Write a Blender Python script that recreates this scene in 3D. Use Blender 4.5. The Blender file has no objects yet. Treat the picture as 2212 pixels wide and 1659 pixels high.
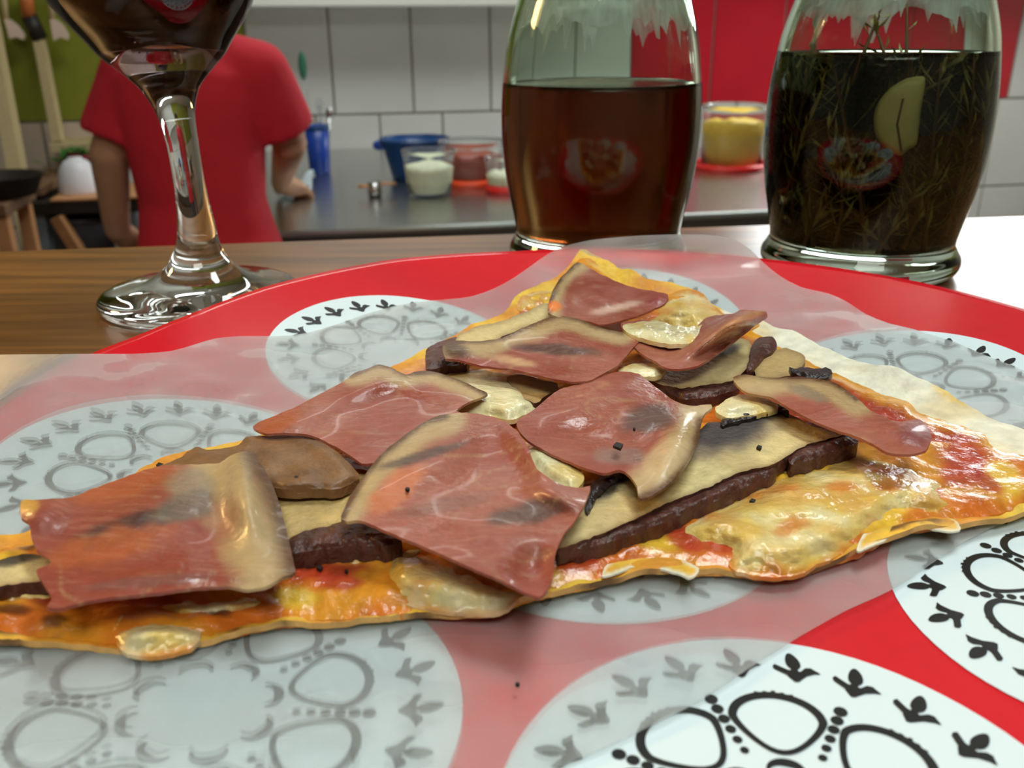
import bpy, bmesh, math, random
import numpy as np
from mathutils import Vector, Matrix, noise, geometry

rng = random.Random(7)
scene = bpy.context.scene
COL = scene.collection

# ---------------------------------------------------------------- camera
FPX, PITCH, ROLL = 1950.0, math.radians(21.5), math.radians(0.5)
CAM = Vector((0, 0, 1.297))
_R0 = Vector((1, 0, 0)); CF = Vector((0, math.cos(PITCH), -math.sin(PITCH))); _U0 = Vector((0, math.sin(PITCH), math.cos(PITCH)))
CR = _R0 * math.cos(ROLL) - _U0 * math.sin(ROLL)
CU = _U0 * math.cos(ROLL) + _R0 * math.sin(ROLL)
cd = bpy.data.cameras.new('camera'); cam = bpy.data.objects.new('camera', cd); COL.objects.link(cam)
cd.sensor_fit = 'HORIZONTAL'; cd.sensor_width = 36.0; cd.lens = 36.0 * FPX / 2212.0
cd.clip_start = 0.01; cd.clip_end = 50
m3 = Matrix((CR, CU, -CF)).transposed()
cam.matrix_world = Matrix.Translation(CAM) @ m3.to_4x4()
cd.dof.use_dof = True; cd.dof.focus_distance = 0.215; cd.dof.aperture_fstop = 26.0
scene.camera = cam

# ---------------------------------------------------------------- light and exposure
scene.view_settings.view_transform = 'Standard'; scene.view_settings.look = 'None'
scene.view_settings.gamma = 1.0; scene.view_settings.use_curve_mapping = False
scene.view_settings.exposure = 0.0
scene.cycles.max_bounces = 16; scene.cycles.transmission_bounces = 12; scene.cycles.transparent_max_bounces = 16
scene.cycles.diffuse_bounces = 4; scene.cycles.glossy_bounces = 6
scene.cycles.use_denoising = True; scene.cycles.blur_glossy = 0.3; scene.cycles.sample_clamp_indirect = 6.0
w = bpy.data.worlds.new('world'); scene.world = w; w.use_nodes = True
w.node_tree.nodes['Background'].inputs[0].default_value = (0.55, 0.6, 0.65, 1); w.node_tree.nodes['Background'].inputs[1].default_value = 0.3

PSI = math.radians(10.5); KE = Vector((math.cos(PSI), math.sin(PSI), 0)); KN = Vector((-math.sin(PSI), math.cos(PSI), 0))
def K(u, v, z): return KE * u + KN * v + Vector((0, 0, z))

def area(name, loc, target, sx, sy, power, color):
    l = bpy.data.lights.new(name, 'AREA'); l.shape = 'RECTANGLE'; l.size = sx; l.size_y = sy; l.energy = power; l.color = color
    o = bpy.data.objects.new(name, l); COL.objects.link(o); o.location = loc
    o.rotation_euler = (Vector(target) - Vector(loc)).to_track_quat('-Z', 'Y').to_euler()
    return o
L_WALL = K(2.5, 3.30, 1.86)
L_CEIL = Vector((0.3, 0.50, 2.4))
L_ROOM = Vector((0.1, -0.75, 2.5))
L_WARM = Vector((-0.95, 0.62, 1.72))
L_KIT = K(0.2, 2.5, 2.62)
area('wall_tube_light', L_WALL, K(2.4, 2.5, 1.0), 1.7, 0.3, 34, (0.93, 1.0, 1.0))
area('bar_panel_light', L_CEIL, (0.05, 0.2, 1.2), 0.5, 0.25, 7.0, (0.93, 1.0, 0.98))
area('room_panel_light', L_ROOM, (0.0, 0.2, 1.2), 0.8, 0.4, 6.5, (1.0, 0.95, 0.86))
area('warm_bulb_light', L_WARM, (-0.1, 0.35, 1.2), 0.16, 0.16, 5.5, (1.0, 0.60, 0.22))
area('kitchen_panel_light', L_KIT, K(0.0, 3.0, 1.0), 1.2, 0.4, 9.5, (0.95, 1.0, 0.97))

# ---------------------------------------------------------------- helpers
def at(px, py, z):
    d = CF + CR * ((px - 1106) / FPX) + CU * ((829.5 - py) / FPX)
    return CAM + d * ((z - CAM.z) / d.z)
def at_depth(px, py, y):
    d = CF + CR * ((px - 1106) / FPX) + CU * ((829.5 - py) / FPX)
    return CAM + d * ((y - CAM.y) / d.y)
def at_v(px, py, v):
    d = CF + CR * ((px - 1106) / FPX) + CU * ((829.5 - py) / FPX)
    t = (v - CAM.dot(KN)) / d.dot(KN); q = CAM + d * t
    return q.dot(KE), q.z
def lin(r, g, b):
    f = lambda c: c / 12.92 if c <= 0.04045 else ((c + 0.055) / 1.055) ** 2.4
    return (f(r / 255), f(g / 255), f(b / 255))
def nz(p, s, seed=0.0): return noise.noise(Vector((p[0] * s + seed * 13.7, p[1] * s - seed * 7.1, p[2] * s + seed * 3.3)))
def sstep(a, b, x):
    t = max(0.0, min(1.0, (x - a) / (b - a))); return t * t * (3 - 2 * t)

def tag(o, label=None, cat=None, group=None, kind=None):
    if label: o['label'] = label
    if cat: o['category'] = cat
    if group: o['group'] = group
    if kind: o['kind'] = kind
    return o
def empty(name, loc, label=None, cat=None, group=None):
    o = bpy.data.objects.new(name, None); COL.objects.link(o); o.location = loc; o.empty_display_size = 0.02
    return tag(o, label, cat, group)
def parent_to(o, p):
    if p is None: return
    o.parent = p
    M = Matrix.Identity(4); q = p
    while q is not None:
        M = Matrix.Translation(q.location) @ M if q.parent is None else (q.matrix_parent_inverse @ q.matrix_basis) @ M
        q = q.parent
    o.matrix_parent_inverse = M.inverted()
def mk(name, verts, faces, mats, parent=None, smooth=True, col=None, mi=None):
    me = bpy.data.meshes.new(name); me.from_pydata([tuple(v) for v in verts], [], faces); me.update()
    for m in (mats if isinstance(mats, (list, tuple)) else [mats]): me.materials.append(m)
    if smooth: me.polygons.foreach_set('use_smooth', [True] * len(me.polygons))
    if mi is not None: me.polygons.foreach_set('material_index', mi)
    if col is not None:
        a = me.color_attributes.new('Col', 'FLOAT_COLOR', 'POINT')
        a.data.foreach_set('color', np.c_[np.array(col, dtype=np.float32).reshape(-1, 3), np.ones(len(verts), np.float32)].ravel())
    o = bpy.data.objects.new(name, me); COL.objects.link(o); parent_to(o, parent)
    return o
class MB:
    def __init__(s): s.v = []; s.f = []
    def add(s, vs, fs):
        b = len(s.v); s.v += [Vector(v) for v in vs]; s.f += [tuple(i + b for i in f) for f in fs]; return s
    def box(s, lo, hi, fn=None, bev=0.0):
        x0, y0, z0 = lo; x1, y1, z1 = hi
        bm = bmesh.new(); bmesh.ops.create_cube(bm, size=1.0)
        for v in bm.verts: v.co = Vector(((x0 + x1) / 2 + v.co.x * (x1 - x0), (y0 + y1) / 2 + v.co.y * (y1 - y0), (z0 + z1) / 2 + v.co.z * (z1 - z0)))
        if bev: bmesh.ops.bevel(bm, geom=bm.edges[:], offset=bev, segments=2, affect='EDGES', profile=0.5)
        bm.verts.index_update(); bm.verts.ensure_lookup_table()
        s.add([fn(*v.co) if fn else v.co for v in bm.verts], [[v.index for v in f.verts] for f in bm.faces]); bm.free(); return s
    def lathe(s, prof, c, n=48, closed=False, cap=True, off=None):
        vs = []; fs = []; m = len(prof)
        for (r, z) in prof:
            ox = off(z) if off else (0, 0)
            for k in range(n):
                a = 2 * math.pi * k / n; vs.append((c[0] + ox[0] + r * math.cos(a), c[1] + ox[1] + r * math.sin(a), c[2] + z))
        for i in range(m - 1 if not closed else m):
            j = (i + 1) % m
            for k in range(n):
                l = (k + 1) % n; fs.append((i * n + k, i * n + l, j * n + l, j * n + k))
        if cap and not closed:
            fs.append(tuple(range(n - 1, -1, -1))); fs.append(tuple((m - 1) * n + k for k in range(n)))
        return s.add(vs, fs)
    def tube(s, pts, rad, n=10, cap=True):
        pts = [Vector(p) for p in pts]; rad = rad if isinstance(rad, (list, tuple)) else [rad] * len(pts)
        vs = []; fs = []; ref = None
        for i, p in enumerate(pts):
            t = (pts[min(i + 1, len(pts) - 1)] - pts[max(i - 1, 0)]).normalized()
            if ref is None: ref = t.orthogonal().normalized()
            ref = (ref - t * ref.dot(t)).normalized(); b = t.cross(ref)
            for k in range(n):
                a = 2 * math.pi * k / n; vs.append(p + (ref * math.cos(a) + b * math.sin(a)) * rad[i])
        for i in range(len(pts) - 1):
            for k in range(n):
                l = (k + 1) % n; fs.append((i * n + k, i * n + l, (i + 1) * n + l, (i + 1) * n + k))
        if cap:
            fs.append(tuple(range(n - 1, -1, -1))); fs.append(tuple((len(pts) - 1) * n + k for k in range(n)))
        return s.add(vs, fs)
    def ball(s, c, r, n=14, m=8):
        r = r if isinstance(r, (list, tuple)) else (r, r, r)
        vs = [(c[0], c[1], c[2] - r[2])]; fs = []
        for i in range(1, m):
            th = math.pi * i / m
            for k in range(n):
                a = 2 * math.pi * k / n; vs.append((c[0] + r[0] * math.sin(th) * math.cos(a), c[1] + r[1] * math.sin(th) * math.sin(a), c[2] - r[2] * math.cos(th)))
        vs.append((c[0], c[1], c[2] + r[2])); e = len(vs) - 1
        for k in range(n):
            l = (k + 1) % n; fs.append((0, 1 + l, 1 + k)); fs.append((e, e - n + k, e - n + l))
            for i in range(m - 2): fs.append((1 + i * n + k, 1 + i * n + l, 1 + (i + 1) * n + l, 1 + (i + 1) * n + k))
        return s.add(vs, fs)
    def build(s, name, mat, parent=None, smooth=True): return mk(name, s.v, s.f, mat, parent, smooth)
def autosharp(o, ang=40):
    me = o.data; bm = bmesh.new(); bm.from_mesh(me)
    for e in bm.edges:
        if len(e.link_faces) == 2 and e.calc_face_angle(0) > math.radians(ang): e.smooth = False
    bm.to_mesh(me); bm.free(); return o

# ---------------------------------------------------------------- materials
def mat(name, base=(0.8, 0.8, 0.8), rough=0.5, metal=0.0, spec=0.5, noise_amt=0.0, nscale=30, nstretch=(1, 1, 1), bump=0.0, bscale=200, attr=False, sss=0.0, sssr=0.002, coat=0.0, trans=0.0, ior=1.5, alpha=1.0, rvar=0.0, fibre=0.0):
    m = bpy.data.materials.new(name); m.use_nodes = True; nt = m.node_tree; N = nt.nodes; L = nt.links
    b = N['Principled BSDF']
    b.inputs['Roughness'].default_value = rough; b.inputs['Metallic'].default_value = metal
    b.inputs['Specular IOR Level'].default_value = spec; b.inputs['Base Color'].default_value = (*base, 1)
    b.inputs['IOR'].default_value = ior; b.inputs['Transmission Weight'].default_value = trans; b.inputs['Coat Weight'].default_value = coat; b.inputs['Coat Roughness'].default_value = 0.08
    b.inputs['Alpha'].default_value = alpha
    if sss:
        b.inputs['Subsurface Weight'].default_value = sss; b.inputs['Subsurface Radius'].default_value = (1, 0.5, 0.3); b.inputs['Subsurface Scale'].default_value = sssr
    tc = N.new('ShaderNodeTexCoord'); src = None
    if attr:
        a = N.new('ShaderNodeVertexColor'); a.layer_name = 'Col'; src = a.outputs['Color']
    if noise_amt:
        mp = N.new('ShaderNodeMapping'); mp.inputs['Scale'].default_value = nstretch; L.new(tc.outputs['Object'], mp.inputs[0])
        n = N.new('ShaderNodeTexNoise'); n.inputs['Scale'].default_value = nscale; n.inputs['Detail'].default_value = 6; L.new(mp.outputs[0], n.inputs['Vector'])
        mr = N.new('ShaderNodeMapRange'); mr.inputs['From Min'].default_value = 0.3; mr.inputs['From Max'].default_value = 0.7; mr.inputs['To Min'].default_value = 1 - noise_amt; mr.inputs['To Max'].default_value = 1 + noise_amt * 0.6
        L.new(n.outputs['Fac'], mr.inputs['Value'])
        mx = N.new('ShaderNodeMix'); mx.data_type = 'RGBA'; mx.blend_type = 'MULTIPLY'; mx.inputs[0].default_value = 1
        if src: L.new(src, mx.inputs[6])
        else: mx.inputs[6].default_value = (*base, 1)
        L.new(mr.outputs[0], mx.inputs[7]); src = mx.outputs[2]
    if fibre:
        mp = N.new('ShaderNodeMapping'); mp.inputs['Rotation'].default_value = (0, 0, .5); mp.inputs['Scale'].default_value = (1, 7, 3); L.new(tc.outputs['Object'], mp.inputs[0])
        n = N.new('ShaderNodeTexNoise'); n.inputs['Scale'].default_value = 130; n.inputs['Detail'].default_value = 7; n.inputs['Distortion'].default_value = .8; L.new(mp.outputs[0], n.inputs['Vector'])
        mr = N.new('ShaderNodeMapRange'); mr.inputs[1].default_value = .52; mr.inputs[2].default_value = .72; mr.inputs[3].default_value = 0; mr.inputs[4].default_value = fibre; L.new(n.outputs['Fac'], mr.inputs[0])
        mx = N.new('ShaderNodeMix'); mx.data_type = 'RGBA'; mx.inputs[7].default_value = (*lin(206, 176, 140), 1); L.new(mr.outputs[0], mx.inputs[0]); L.new(src, mx.inputs[6]); src = mx.outputs[2]
    if rvar:
        n = N.new('ShaderNodeTexNoise'); n.inputs['Scale'].default_value = 70; n.inputs['Detail'].default_value = 5; L.new(tc.outputs['Object'], n.inputs['Vector'])
        mr = N.new('ShaderNodeMapRange'); mr.inputs[1].default_value = .35; mr.inputs[2].default_value = .65; mr.inputs[3].default_value = rough * (1 - rvar); mr.inputs[4].default_value = rough * (1 + rvar); L.new(n.outputs['Fac'], mr.inputs[0]); L.new(mr.outputs[0], b.inputs['Roughness'])
    if src: L.new(src, b.inputs['Base Color'])
    if bump:
        n2 = N.new('ShaderNodeTexNoise'); n2.inputs['Scale'].default_value = bscale; n2.inputs['Detail'].default_value = 4; L.new(tc.outputs['Object'], n2.inputs['Vector'])
        bp = N.new('ShaderNodeBump'); bp.inputs['Strength'].default_value = bump; bp.inputs['Distance'].default_value = 0.0015 if bscale > 60 else 0.01
        L.new(n2.outputs['Fac'], bp.inputs['Height']); L.new(bp.outputs[0], b.inputs['Normal'])
    return m
def emis(name, color, s):
    m = bpy.data.materials.new(name); m.use_nodes = True; b = m.node_tree.nodes['Principled BSDF']
    b.inputs['Base Color'].default_value = (*color, 1); b.inputs['Emission Color'].default_value = (*color, 1); b.inputs['Emission Strength'].default_value = s
    return m
def glassmat(name, color, ior=1.5, rough=0.0, vol=None, dens=0.0):
    m = bpy.data.materials.new(name); m.use_nodes = True; nt = m.node_tree; nt.nodes.remove(nt.nodes['Principled BSDF'])
    g = nt.nodes.new('ShaderNodeBsdfGlass'); g.inputs['Color'].default_value = (*color, 1); g.inputs['IOR'].default_value = ior; g.inputs['Roughness'].default_value = rough
    out = nt.nodes['Material Output']; nt.links.new(g.outputs[0], out.inputs['Surface'])
    if vol:
        v = nt.nodes.new('ShaderNodeVolumeAbsorption'); v.inputs['Color'].default_value = (*vol, 1); v.inputs['Density'].default_value = dens
        nt.links.new(v.outputs[0], out.inputs['Volume'])
    return m
M = {}
M['tile'] = mat('white_glazed_tile', lin(205, 206, 200), 0.3, noise_amt=0.04, nscale=6)
M['tile_red'] = mat('red_glazed_tile', lin(184, 27, 44), 0.3, noise_amt=0.08, nscale=8)
M['green'] = mat('olive_green_paint', lin(128, 134, 30), 0.7, noise_amt=0.1, nscale=9)
M['pinkwhite'] = mat('warm_white_tile', lin(205, 186, 165), 0.4, noise_amt=0.05, nscale=6)
M['grout'] = mat('grey_grout', lin(140, 134, 122), 0.9)
M['plaster'] = mat('plaster', lin(170, 160, 145), 0.9)
M['ceil'] = mat('ceiling_paint', lin(205, 202, 195), 0.9)
M['floor'] = mat('floor_tile', lin(120, 108, 96), 0.5, noise_amt=0.15, nscale=8)
M['shelf'] = mat('white_shelf_board', lin(225, 226, 215), 0.5)
M['steel'] = mat('brushed_steel', (0.56, 0.56, 0.54), 0.27, metal=1.0, noise_amt=0.12, nscale=14, nstretch=(1, 12, 1))
M['rimsteel'] = mat('worn_steel_rim', lin(150, 156, 150), 0.4, metal=0.6)
M['steel_dark'] = mat('steel_underside', (0.2, 0.21, 0.21), 0.4, metal=1.0)
M['cab'] = mat('counter_cabinet', lin(110, 92, 78), 0.6, noise_amt=0.1)
M['plate_red'] = mat('red_melamine', lin(212, 28, 40), 0.22, coat=0.35, noise_amt=0.03, nscale=200)
M['plate_white'] = mat('white_print', lin(222, 240, 244), 0.2, coat=0.3)
M['print_black'] = mat('black_print', (0.012, 0.012, 0.012), 0.3)
M['glass'] = glassmat('clear_glass', (0.97, 0.985, 0.975), 1.5)
M['bottle_glass'] = glassmat('bottle_glass', (0.90, 0.96, 0.91), 1.36)
M['wine'] = glassmat('red_wine', (0.9, 0.75, 0.78), 1.34, vol=(0.22, 0.006, 0.03), dens=1300)
M['amber'] = glassmat('amber_liquid', (0.98, 0.93, 0.85), 1.36, rough=.13, vol=(0.70, 0.36, 0.11), dens=84)
M['herb_oil'] = glassmat('dark_herb_liquid', (0.95, 0.95, 0.9), 1.38, vol=(0.32, 0.27, 0.20), dens=105)
def filmmat():
    m = bpy.data.materials.new('milky_film'); m.use_nodes = True; nt = m.node_tree; N = nt.nodes; L = nt.links; N.remove(N['Principled BSDF'])
    tr = N.new('ShaderNodeBsdfTransparent'); df = N.new('ShaderNodeBsdfDiffuse'); df.inputs[0].default_value = (.85, .9, .9, 1); tl = N.new('ShaderNodeBsdfTranslucent'); tl.inputs[0].default_value = (.85, .9, .9, 1)
    a = N.new('ShaderNodeMixShader'); L.new(df.outputs[0], a.inputs[1]); L.new(tl.outputs[0], a.inputs[2])
    tc = N.new('ShaderNodeTexCoord'); mp = N.new('ShaderNodeMapping'); mp.inputs['Scale'].default_value = (1, 1, .18); L.new(tc.outputs['Object'], mp.inputs[0])
    n = N.new('ShaderNodeTexNoise'); n.inputs['Scale'].default_value = 130; n.inputs['Detail'].default_value = 5; L.new(mp.outputs[0], n.inputs['Vector'])
    mr = N.new('ShaderNodeMapRange'); mr.inputs[1].default_value = .32; mr.inputs[2].default_value = .68; mr.inputs[3].default_value = .25; mr.inputs[4].default_value = .9; L.new(n.outputs['Fac'], mr.inputs[0])
    b = N.new('ShaderNodeMixShader'); L.new(mr.outputs[0], b.inputs[0]); L.new(tr.outputs[0], b.inputs[1]); L.new(a.outputs[0], b.inputs[2]); L.new(b.outputs[0], N['Material Output'].inputs['Surface']); return m
M['film'] = filmmat()
M['needle_dark'] = mat('soaked_leaf', lin(44, 44, 26), .5, noise_amt=.3, nscale=300)
M['needle'] = mat('rosemary_leaf', lin(160, 148, 84), 0.5, noise_amt=0.35, nscale=300)
M['stem'] = mat('rosemary_stem', lin(120, 84, 50), 0.6)
M['garlic'] = mat('garlic_flesh', lin(226, 214, 140), 0.4, noise_amt=0.1, nscale=150, sss=0.2)
M['skin'] = mat('skin', lin(186, 140, 108), 0.55, noise_amt=0.06)
M['shirt'] = mat('red_jersey', lin(200, 30, 46), 0.85, noise_amt=0.08, nscale=12, bump=0.2, bscale=40)
M['hair'] = mat('dark_hair', (0.02, 0.013, 0.01), 0.5, noise_amt=0.4, nscale=60, nstretch=(1, 1, 0.2))
M['jeans'] = mat('dark_trousers', lin(40, 42, 55), 0.8, noise_amt=0.1)
M['shoe'] = mat('dark_shoe', lin(30, 28, 28), 0.6)
M['eye'] = mat('eye', lin(235, 230, 225), 0.2)
M['blue'] = mat('blue_plastic', lin(22, 62, 150), 0.35)
M['bluedark'] = mat('dark_blue_plastic', lin(20, 66, 120), 0.3)
M['clearplastic'] = mat('clear_plastic', (0.92, 0.95, 0.95), 0.1, trans=0.95, ior=1.15)
M['cream'] = mat('pale_cream_filling', lin(238, 240, 205), 0.6, noise_amt=0.12, nscale=60, bump=0.5, bscale=50)
M['orange'] = mat('orange_plastic', lin(232, 74, 28), 0.35)
M['sauce_tub'] = mat('brick_red_sauce', lin(158, 62, 34), 0.4)
M['redlid'] = mat('red_plastic_lid', lin(222, 40, 34), 0.35)
M['yellow'] = mat('yellow_filling', lin(232, 190, 30), 0.6, noise_amt=0.1, nscale=50, bump=0.4, bscale=50)
M['cloth'] = mat('white_cloth', lin(205, 222, 228), 0.9)
M['grn'] = mat('green_plastic', lin(50, 110, 84), 0.5)
M['white'] = mat('white_plastic', lin(225, 224, 228), 0.4)
M['palewood'] = mat('pale_wood', lin(200, 180, 134), 0.6, noise_amt=0.12, nscale=20, nstretch=(8, 8, 1))
M['brownwood'] = mat('brown_wood', lin(120, 86, 58), 0.6, noise_amt=0.25, nscale=20, nstretch=(6, 6, 1))
M['tanwood'] = mat('tan_wood', lin(196, 140, 92), 0.6, noise_amt=0.15, nscale=20)
M['black'] = mat('matt_black', lin(38, 32, 28), 0.5)
M['grey'] = mat('grey_bin_plastic', lin(84, 82, 86), 0.5)
M['greyblue'] = mat('grey_blue_metal', lin(140, 158, 166), 0.4)
M['leaf'] = mat('green_leaf', lin(40, 110, 40), 0.5, noise_amt=0.2)
M['pot'] = mat('dark_red_pot', lin(140, 42, 50), 0.5)
M['pinkish'] = mat('pale_pink_plastic', lin(222, 196, 176), 0.5)
M['orangewood'] = mat('orange_wood', lin(200, 112, 52), 0.5)
M['housing'] = mat('lamp_housing', lin(220, 220, 220), 0.5)
M['tube'] = emis('lamp_diffuser', (0.93, 1.0, 1.0), 6.0)
M['warmtube'] = emis('warm_bulb', (1.0, 0.7, 0.35), 8.0)

def woodmat():
    m = bpy.data.materials.new('varnished_wood'); m.use_nodes = True; nt = m.node_tree; N = nt.nodes; L = nt.links; b = N['Principled BSDF']
    tc = N.new('ShaderNodeTexCoord'); mp = N.new('ShaderNodeMapping'); mp.inputs['Rotation'].default_value = (0, 0, -math.radians(7)); mp.inputs['Scale'].default_value = (2.0, 26, 10)
    L.new(tc.outputs['Object'], mp.inputs[0])
    n = N.new('ShaderNodeTexNoise'); n.inputs['Scale'].default_value = 5; n.inputs['Detail'].default_value = 8; n.inputs['Distortion'].default_value = 0.6; L.new(mp.outputs[0], n.inputs['Vector'])
    r = N.new('ShaderNodeValToRGB'); L.new(n.outputs['Fac'], r.inputs[0])
    r.color_ramp.elements[0].position = 0.3; r.color_ramp.elements[0].color = (*lin(84, 52, 24), 1)
    r.color_ramp.elements[1].position = 0.72; r.color_ramp.elements[1].color = (*lin(140, 92, 42), 1)
    L.new(r.outputs[0], b.inputs['Base Color']); b.inputs['Roughness'].default_value = 0.36; b.inputs['Coat Weight'].default_value = 0.5; b.inputs['Coat Roughness'].default_value = 0.3
    bp = N.new('ShaderNodeBump'); bp.inputs['Strength'].default_value = 0.15; bp.inputs['Distance'].default_value = 0.001; L.new(n.outputs['Fac'], bp.inputs['Height']); L.new(bp.outputs[0], b.inputs['Normal'])
    return m
M['wood'] = woodmat()

# ---------------------------------------------------------------- setting
def struct(name, mb, m, smooth=False):
    o = mb.build(name, m, None, smooth); o['kind'] = 'structure'; return o
WV = 3.805
UL, UR, VF, ZC = -2.6, 3.6, -1.8, 2.75
struct('floor', MB().box((UL - .1, VF - .1, -0.1), (UR + .1, WV + .2, 0), K), M['floor'])
struct('ceiling', MB().box((UL - .1, VF - .1, ZC), (UR + .1, WV + .2, ZC + .1), K), M['ceil'])
wall = struct('wall_back', MB().box((UL - .1, WV + .008, 0), (UR + .1, WV + .12, ZC), K), M['grout'])
struct('wall_left', MB().box((UL - .1, VF, 0), (UL, WV, ZC), K), M['plaster'])
struct('wall_right', MB().box((UR, VF, 0), (UR + .1, WV, ZC), K), M['plaster'])
struct('wall_front', MB().box((UL - .1, VF - .1, 0), (UR + .1, VF, ZC), K), M['plaster'])
ZJ = 0.982
def tile(u0, u1, z0, z1, m, g=0.0045):
    dv = rng.uniform(-0.0008, 0.0008)
    MBx = MB().box((u0 + g, WV + dv, z0 + g), (u1 - g, WV + .012, z1 - g), K, bev=0.002)
    return MBx.build('tile', m, wall, False)
P = 0.315
for k in range(-1, 12):
    u0 = -.002 + P * k; u1 = u0 + P
    for r in range(2):
        z0, z1 = ZJ + .45 * r, ZJ + .45 * (r + 1)
        if k in (4, 5, 6, 7, 8): tile(u0, u1, z0, z1, M['tile_red'])
        elif k == 9:
            tile(u0, 3.01, z0, z1, M['tile_red']); tile(3.01, u1, z0, z1, M['tile'])
        else: tile(u0, min(u1, UR), z0, z1, M['tile'])
for k in range(-11, 14):
    u0 = .173 + .254 * k; u1 = u0 + .254
    mm = M['pinkwhite'] if u1 < -.25 else M['tile']
    for r in range(2): tile(max(u0, UL), min(u1, UR), ZJ - .395 * (r + 1), ZJ - .395 * r, mm)
for (a, b) in ((UL, -1.48), (-1.48, -.317)):
    MB().box((a + .002, WV, ZJ + .004), (b - .002, WV + .012, ZC - .02), K, bev=.002).build('panel', M['green'], wall, False)
MB().box((-.317, WV + .002, ZJ + .9), (UR, WV + .012, ZC - .02), K).build('panel', M['ceil'], wall, False)

# overhead shelf on the back wall
sh = empty('wall_shelf', K(.5, WV, 1.4), 'white board shelf fixed high along the grey tiled wall', 'shelf')
MB().box((-.33, WV - .24, 1.377), (1.2, WV - .001, 1.402), K, bev=.003).build('board', M['shelf'], sh, False)
for u in (-.2, .9): MB().box((u, WV - .2, 1.402), (u + .03, WV - .001, 1.5), K, bev=.003).build('bracket', M['shelf'], sh, False)

# lamp fittings
def fixture(name, label, loc, target, sx, sy):
    root = empty(name, loc, label, 'lamp')
    q = (Vector(target) - Vector(loc)).to_track_quat('-Z', 'Y')
    fn = lambda x, y, z: Vector(loc) + q @ Vector((x, y, z))
    MB().box((-sx / 2 - .03, -sy / 2 - .03, .012), (sx / 2 + .03, sy / 2 + .03, .06), fn, bev=.005).build('housing', M['housing'], root, False)
    MB().box((-sx / 2, -sy / 2, .004), (sx / 2, sy / 2, .011), fn).build('diffuser', M['tube'], root, False)
fixture('wall_lamp', 'long fluorescent lamp high on the right part of the tiled wall', L_WALL, K(2.4, 2.5, 1.0), 1.7, .3)
fixture('bar_lamp', 'small square lamp panel hanging above the wooden bar', L_CEIL, (0.05, 0.2, 1.2), .5, .25)
fixture('room_lamp', 'large lamp panel under the ceiling on the guest side', L_ROOM, (0, .2, 1.2), .8, .4)
fixture('kitchen_lamp', 'long lamp panel under the ceiling over the steel counter', L_KIT, K(0, 3, 1), 1.2, .4)
wb = empty('hanging_bulb', L_WARM, 'warm bulb hanging on a cord above the left end of the bar', 'lamp')
MB().ball(L_WARM + Vector((0, 0, .06)), .035).build('bulb', M['warmtube'], wb)
MB().tube([L_WARM + Vector((0, 0, .09)), Vector((L_WARM.x, L_WARM.y, ZC))], .004).build('cord', M['black'], wb)

# steel counter
ct = empty('steel_counter', K(.5, 2.9, 0), 'stainless steel kitchen counter along the tiled wall', 'counter')
U0, U1, V0, ZT = -.42, 1.42, 2.185, .85
MB().box((U0, V0, ZT - .012), (U1, WV - .002, ZT), K, bev=.004).build('worktop', M['steel'], ct, False)
MB().tube([K(U0, V0 - .001, ZT - .006), K(U1, V0 - .001, ZT - .006)], .010).build('rim', M['rimsteel'], ct)
MB().box((U0, V0 + .004, ZT - .075), (U1, V0 + .012, ZT - .0125), K).build('apron', M['steel_dark'], ct, False)
for i in range(4):
    a = U0 + .02 + i * (U1 - U0 - .04) / 4; b = a + (U1 - U0 - .04) / 4 - .01
    d = MB().box((a, V0 + .05, .1), (b, V0 + .07, ZT - .08), K, bev=.003).build('door', M['cab'], ct, False)
    MB().tube([K(b - .05, V0 + .035, .55), K(b - .05, V0 + .035, .68)], .006).build('handle', M['steel_dark'], d)
MB().box((U0 + .01, V0 + .075, .08), (U1 - .01, WV - .01, ZT - .0125), K).build('cabinet_body', M['cab'], ct, False)
MB().box((U0 + .05, V0 + .12, 0), (U1 - .05, WV - .05, .08), K).build('plinth', M['black'], ct, False)

# wooden bar the meal stands on
PB = math.radians(7)
def B(x, y, z): return Vector((x * math.cos(PB) - y * math.sin(PB), x * math.sin(PB) + y * math.cos(PB), z))
e0 = at(300, 530.5, 1.2); e1 = at(1900, 475, 1.2)
ybar = ((-e0.x * math.sin(PB) + e0.y * math.cos(PB)) + (-e1.x * math.sin(PB) + e1.y * math.cos(PB))) / 2
bar = empty('wooden_bar', B(0, .2, 0), 'varnished brown wooden bar top carrying the plate and bottles', 'bar counter')
MB().box((-1.9, ybar - .62, 1.155), (2.1, ybar, 1.2), B, bev=.003).build('bar_top', M['wood'], bar, False)
MB().box((-1.8, ybar - .40, 0), (2.0, ybar - .12, 1.155), B).build('bar_front', M['brownwood'], bar, False)

# ---------------------------------------------------------------- things on the steel counter
def onc(px, py): return at(px, py, ZT + .0006)
def pxr(p, w_px): return w_px * ((p - CAM).dot(CF)) / FPX
def taper(prof_r0, prof_r1, h, t=.002):  # open-topped vessel profile
    return [(prof_r0 * .9, 0), (prof_r0, .004), (prof_r1, h), (prof_r1 - t, h), (prof_r0 - t, .008), (prof_r0 * .6, .008)]
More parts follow.
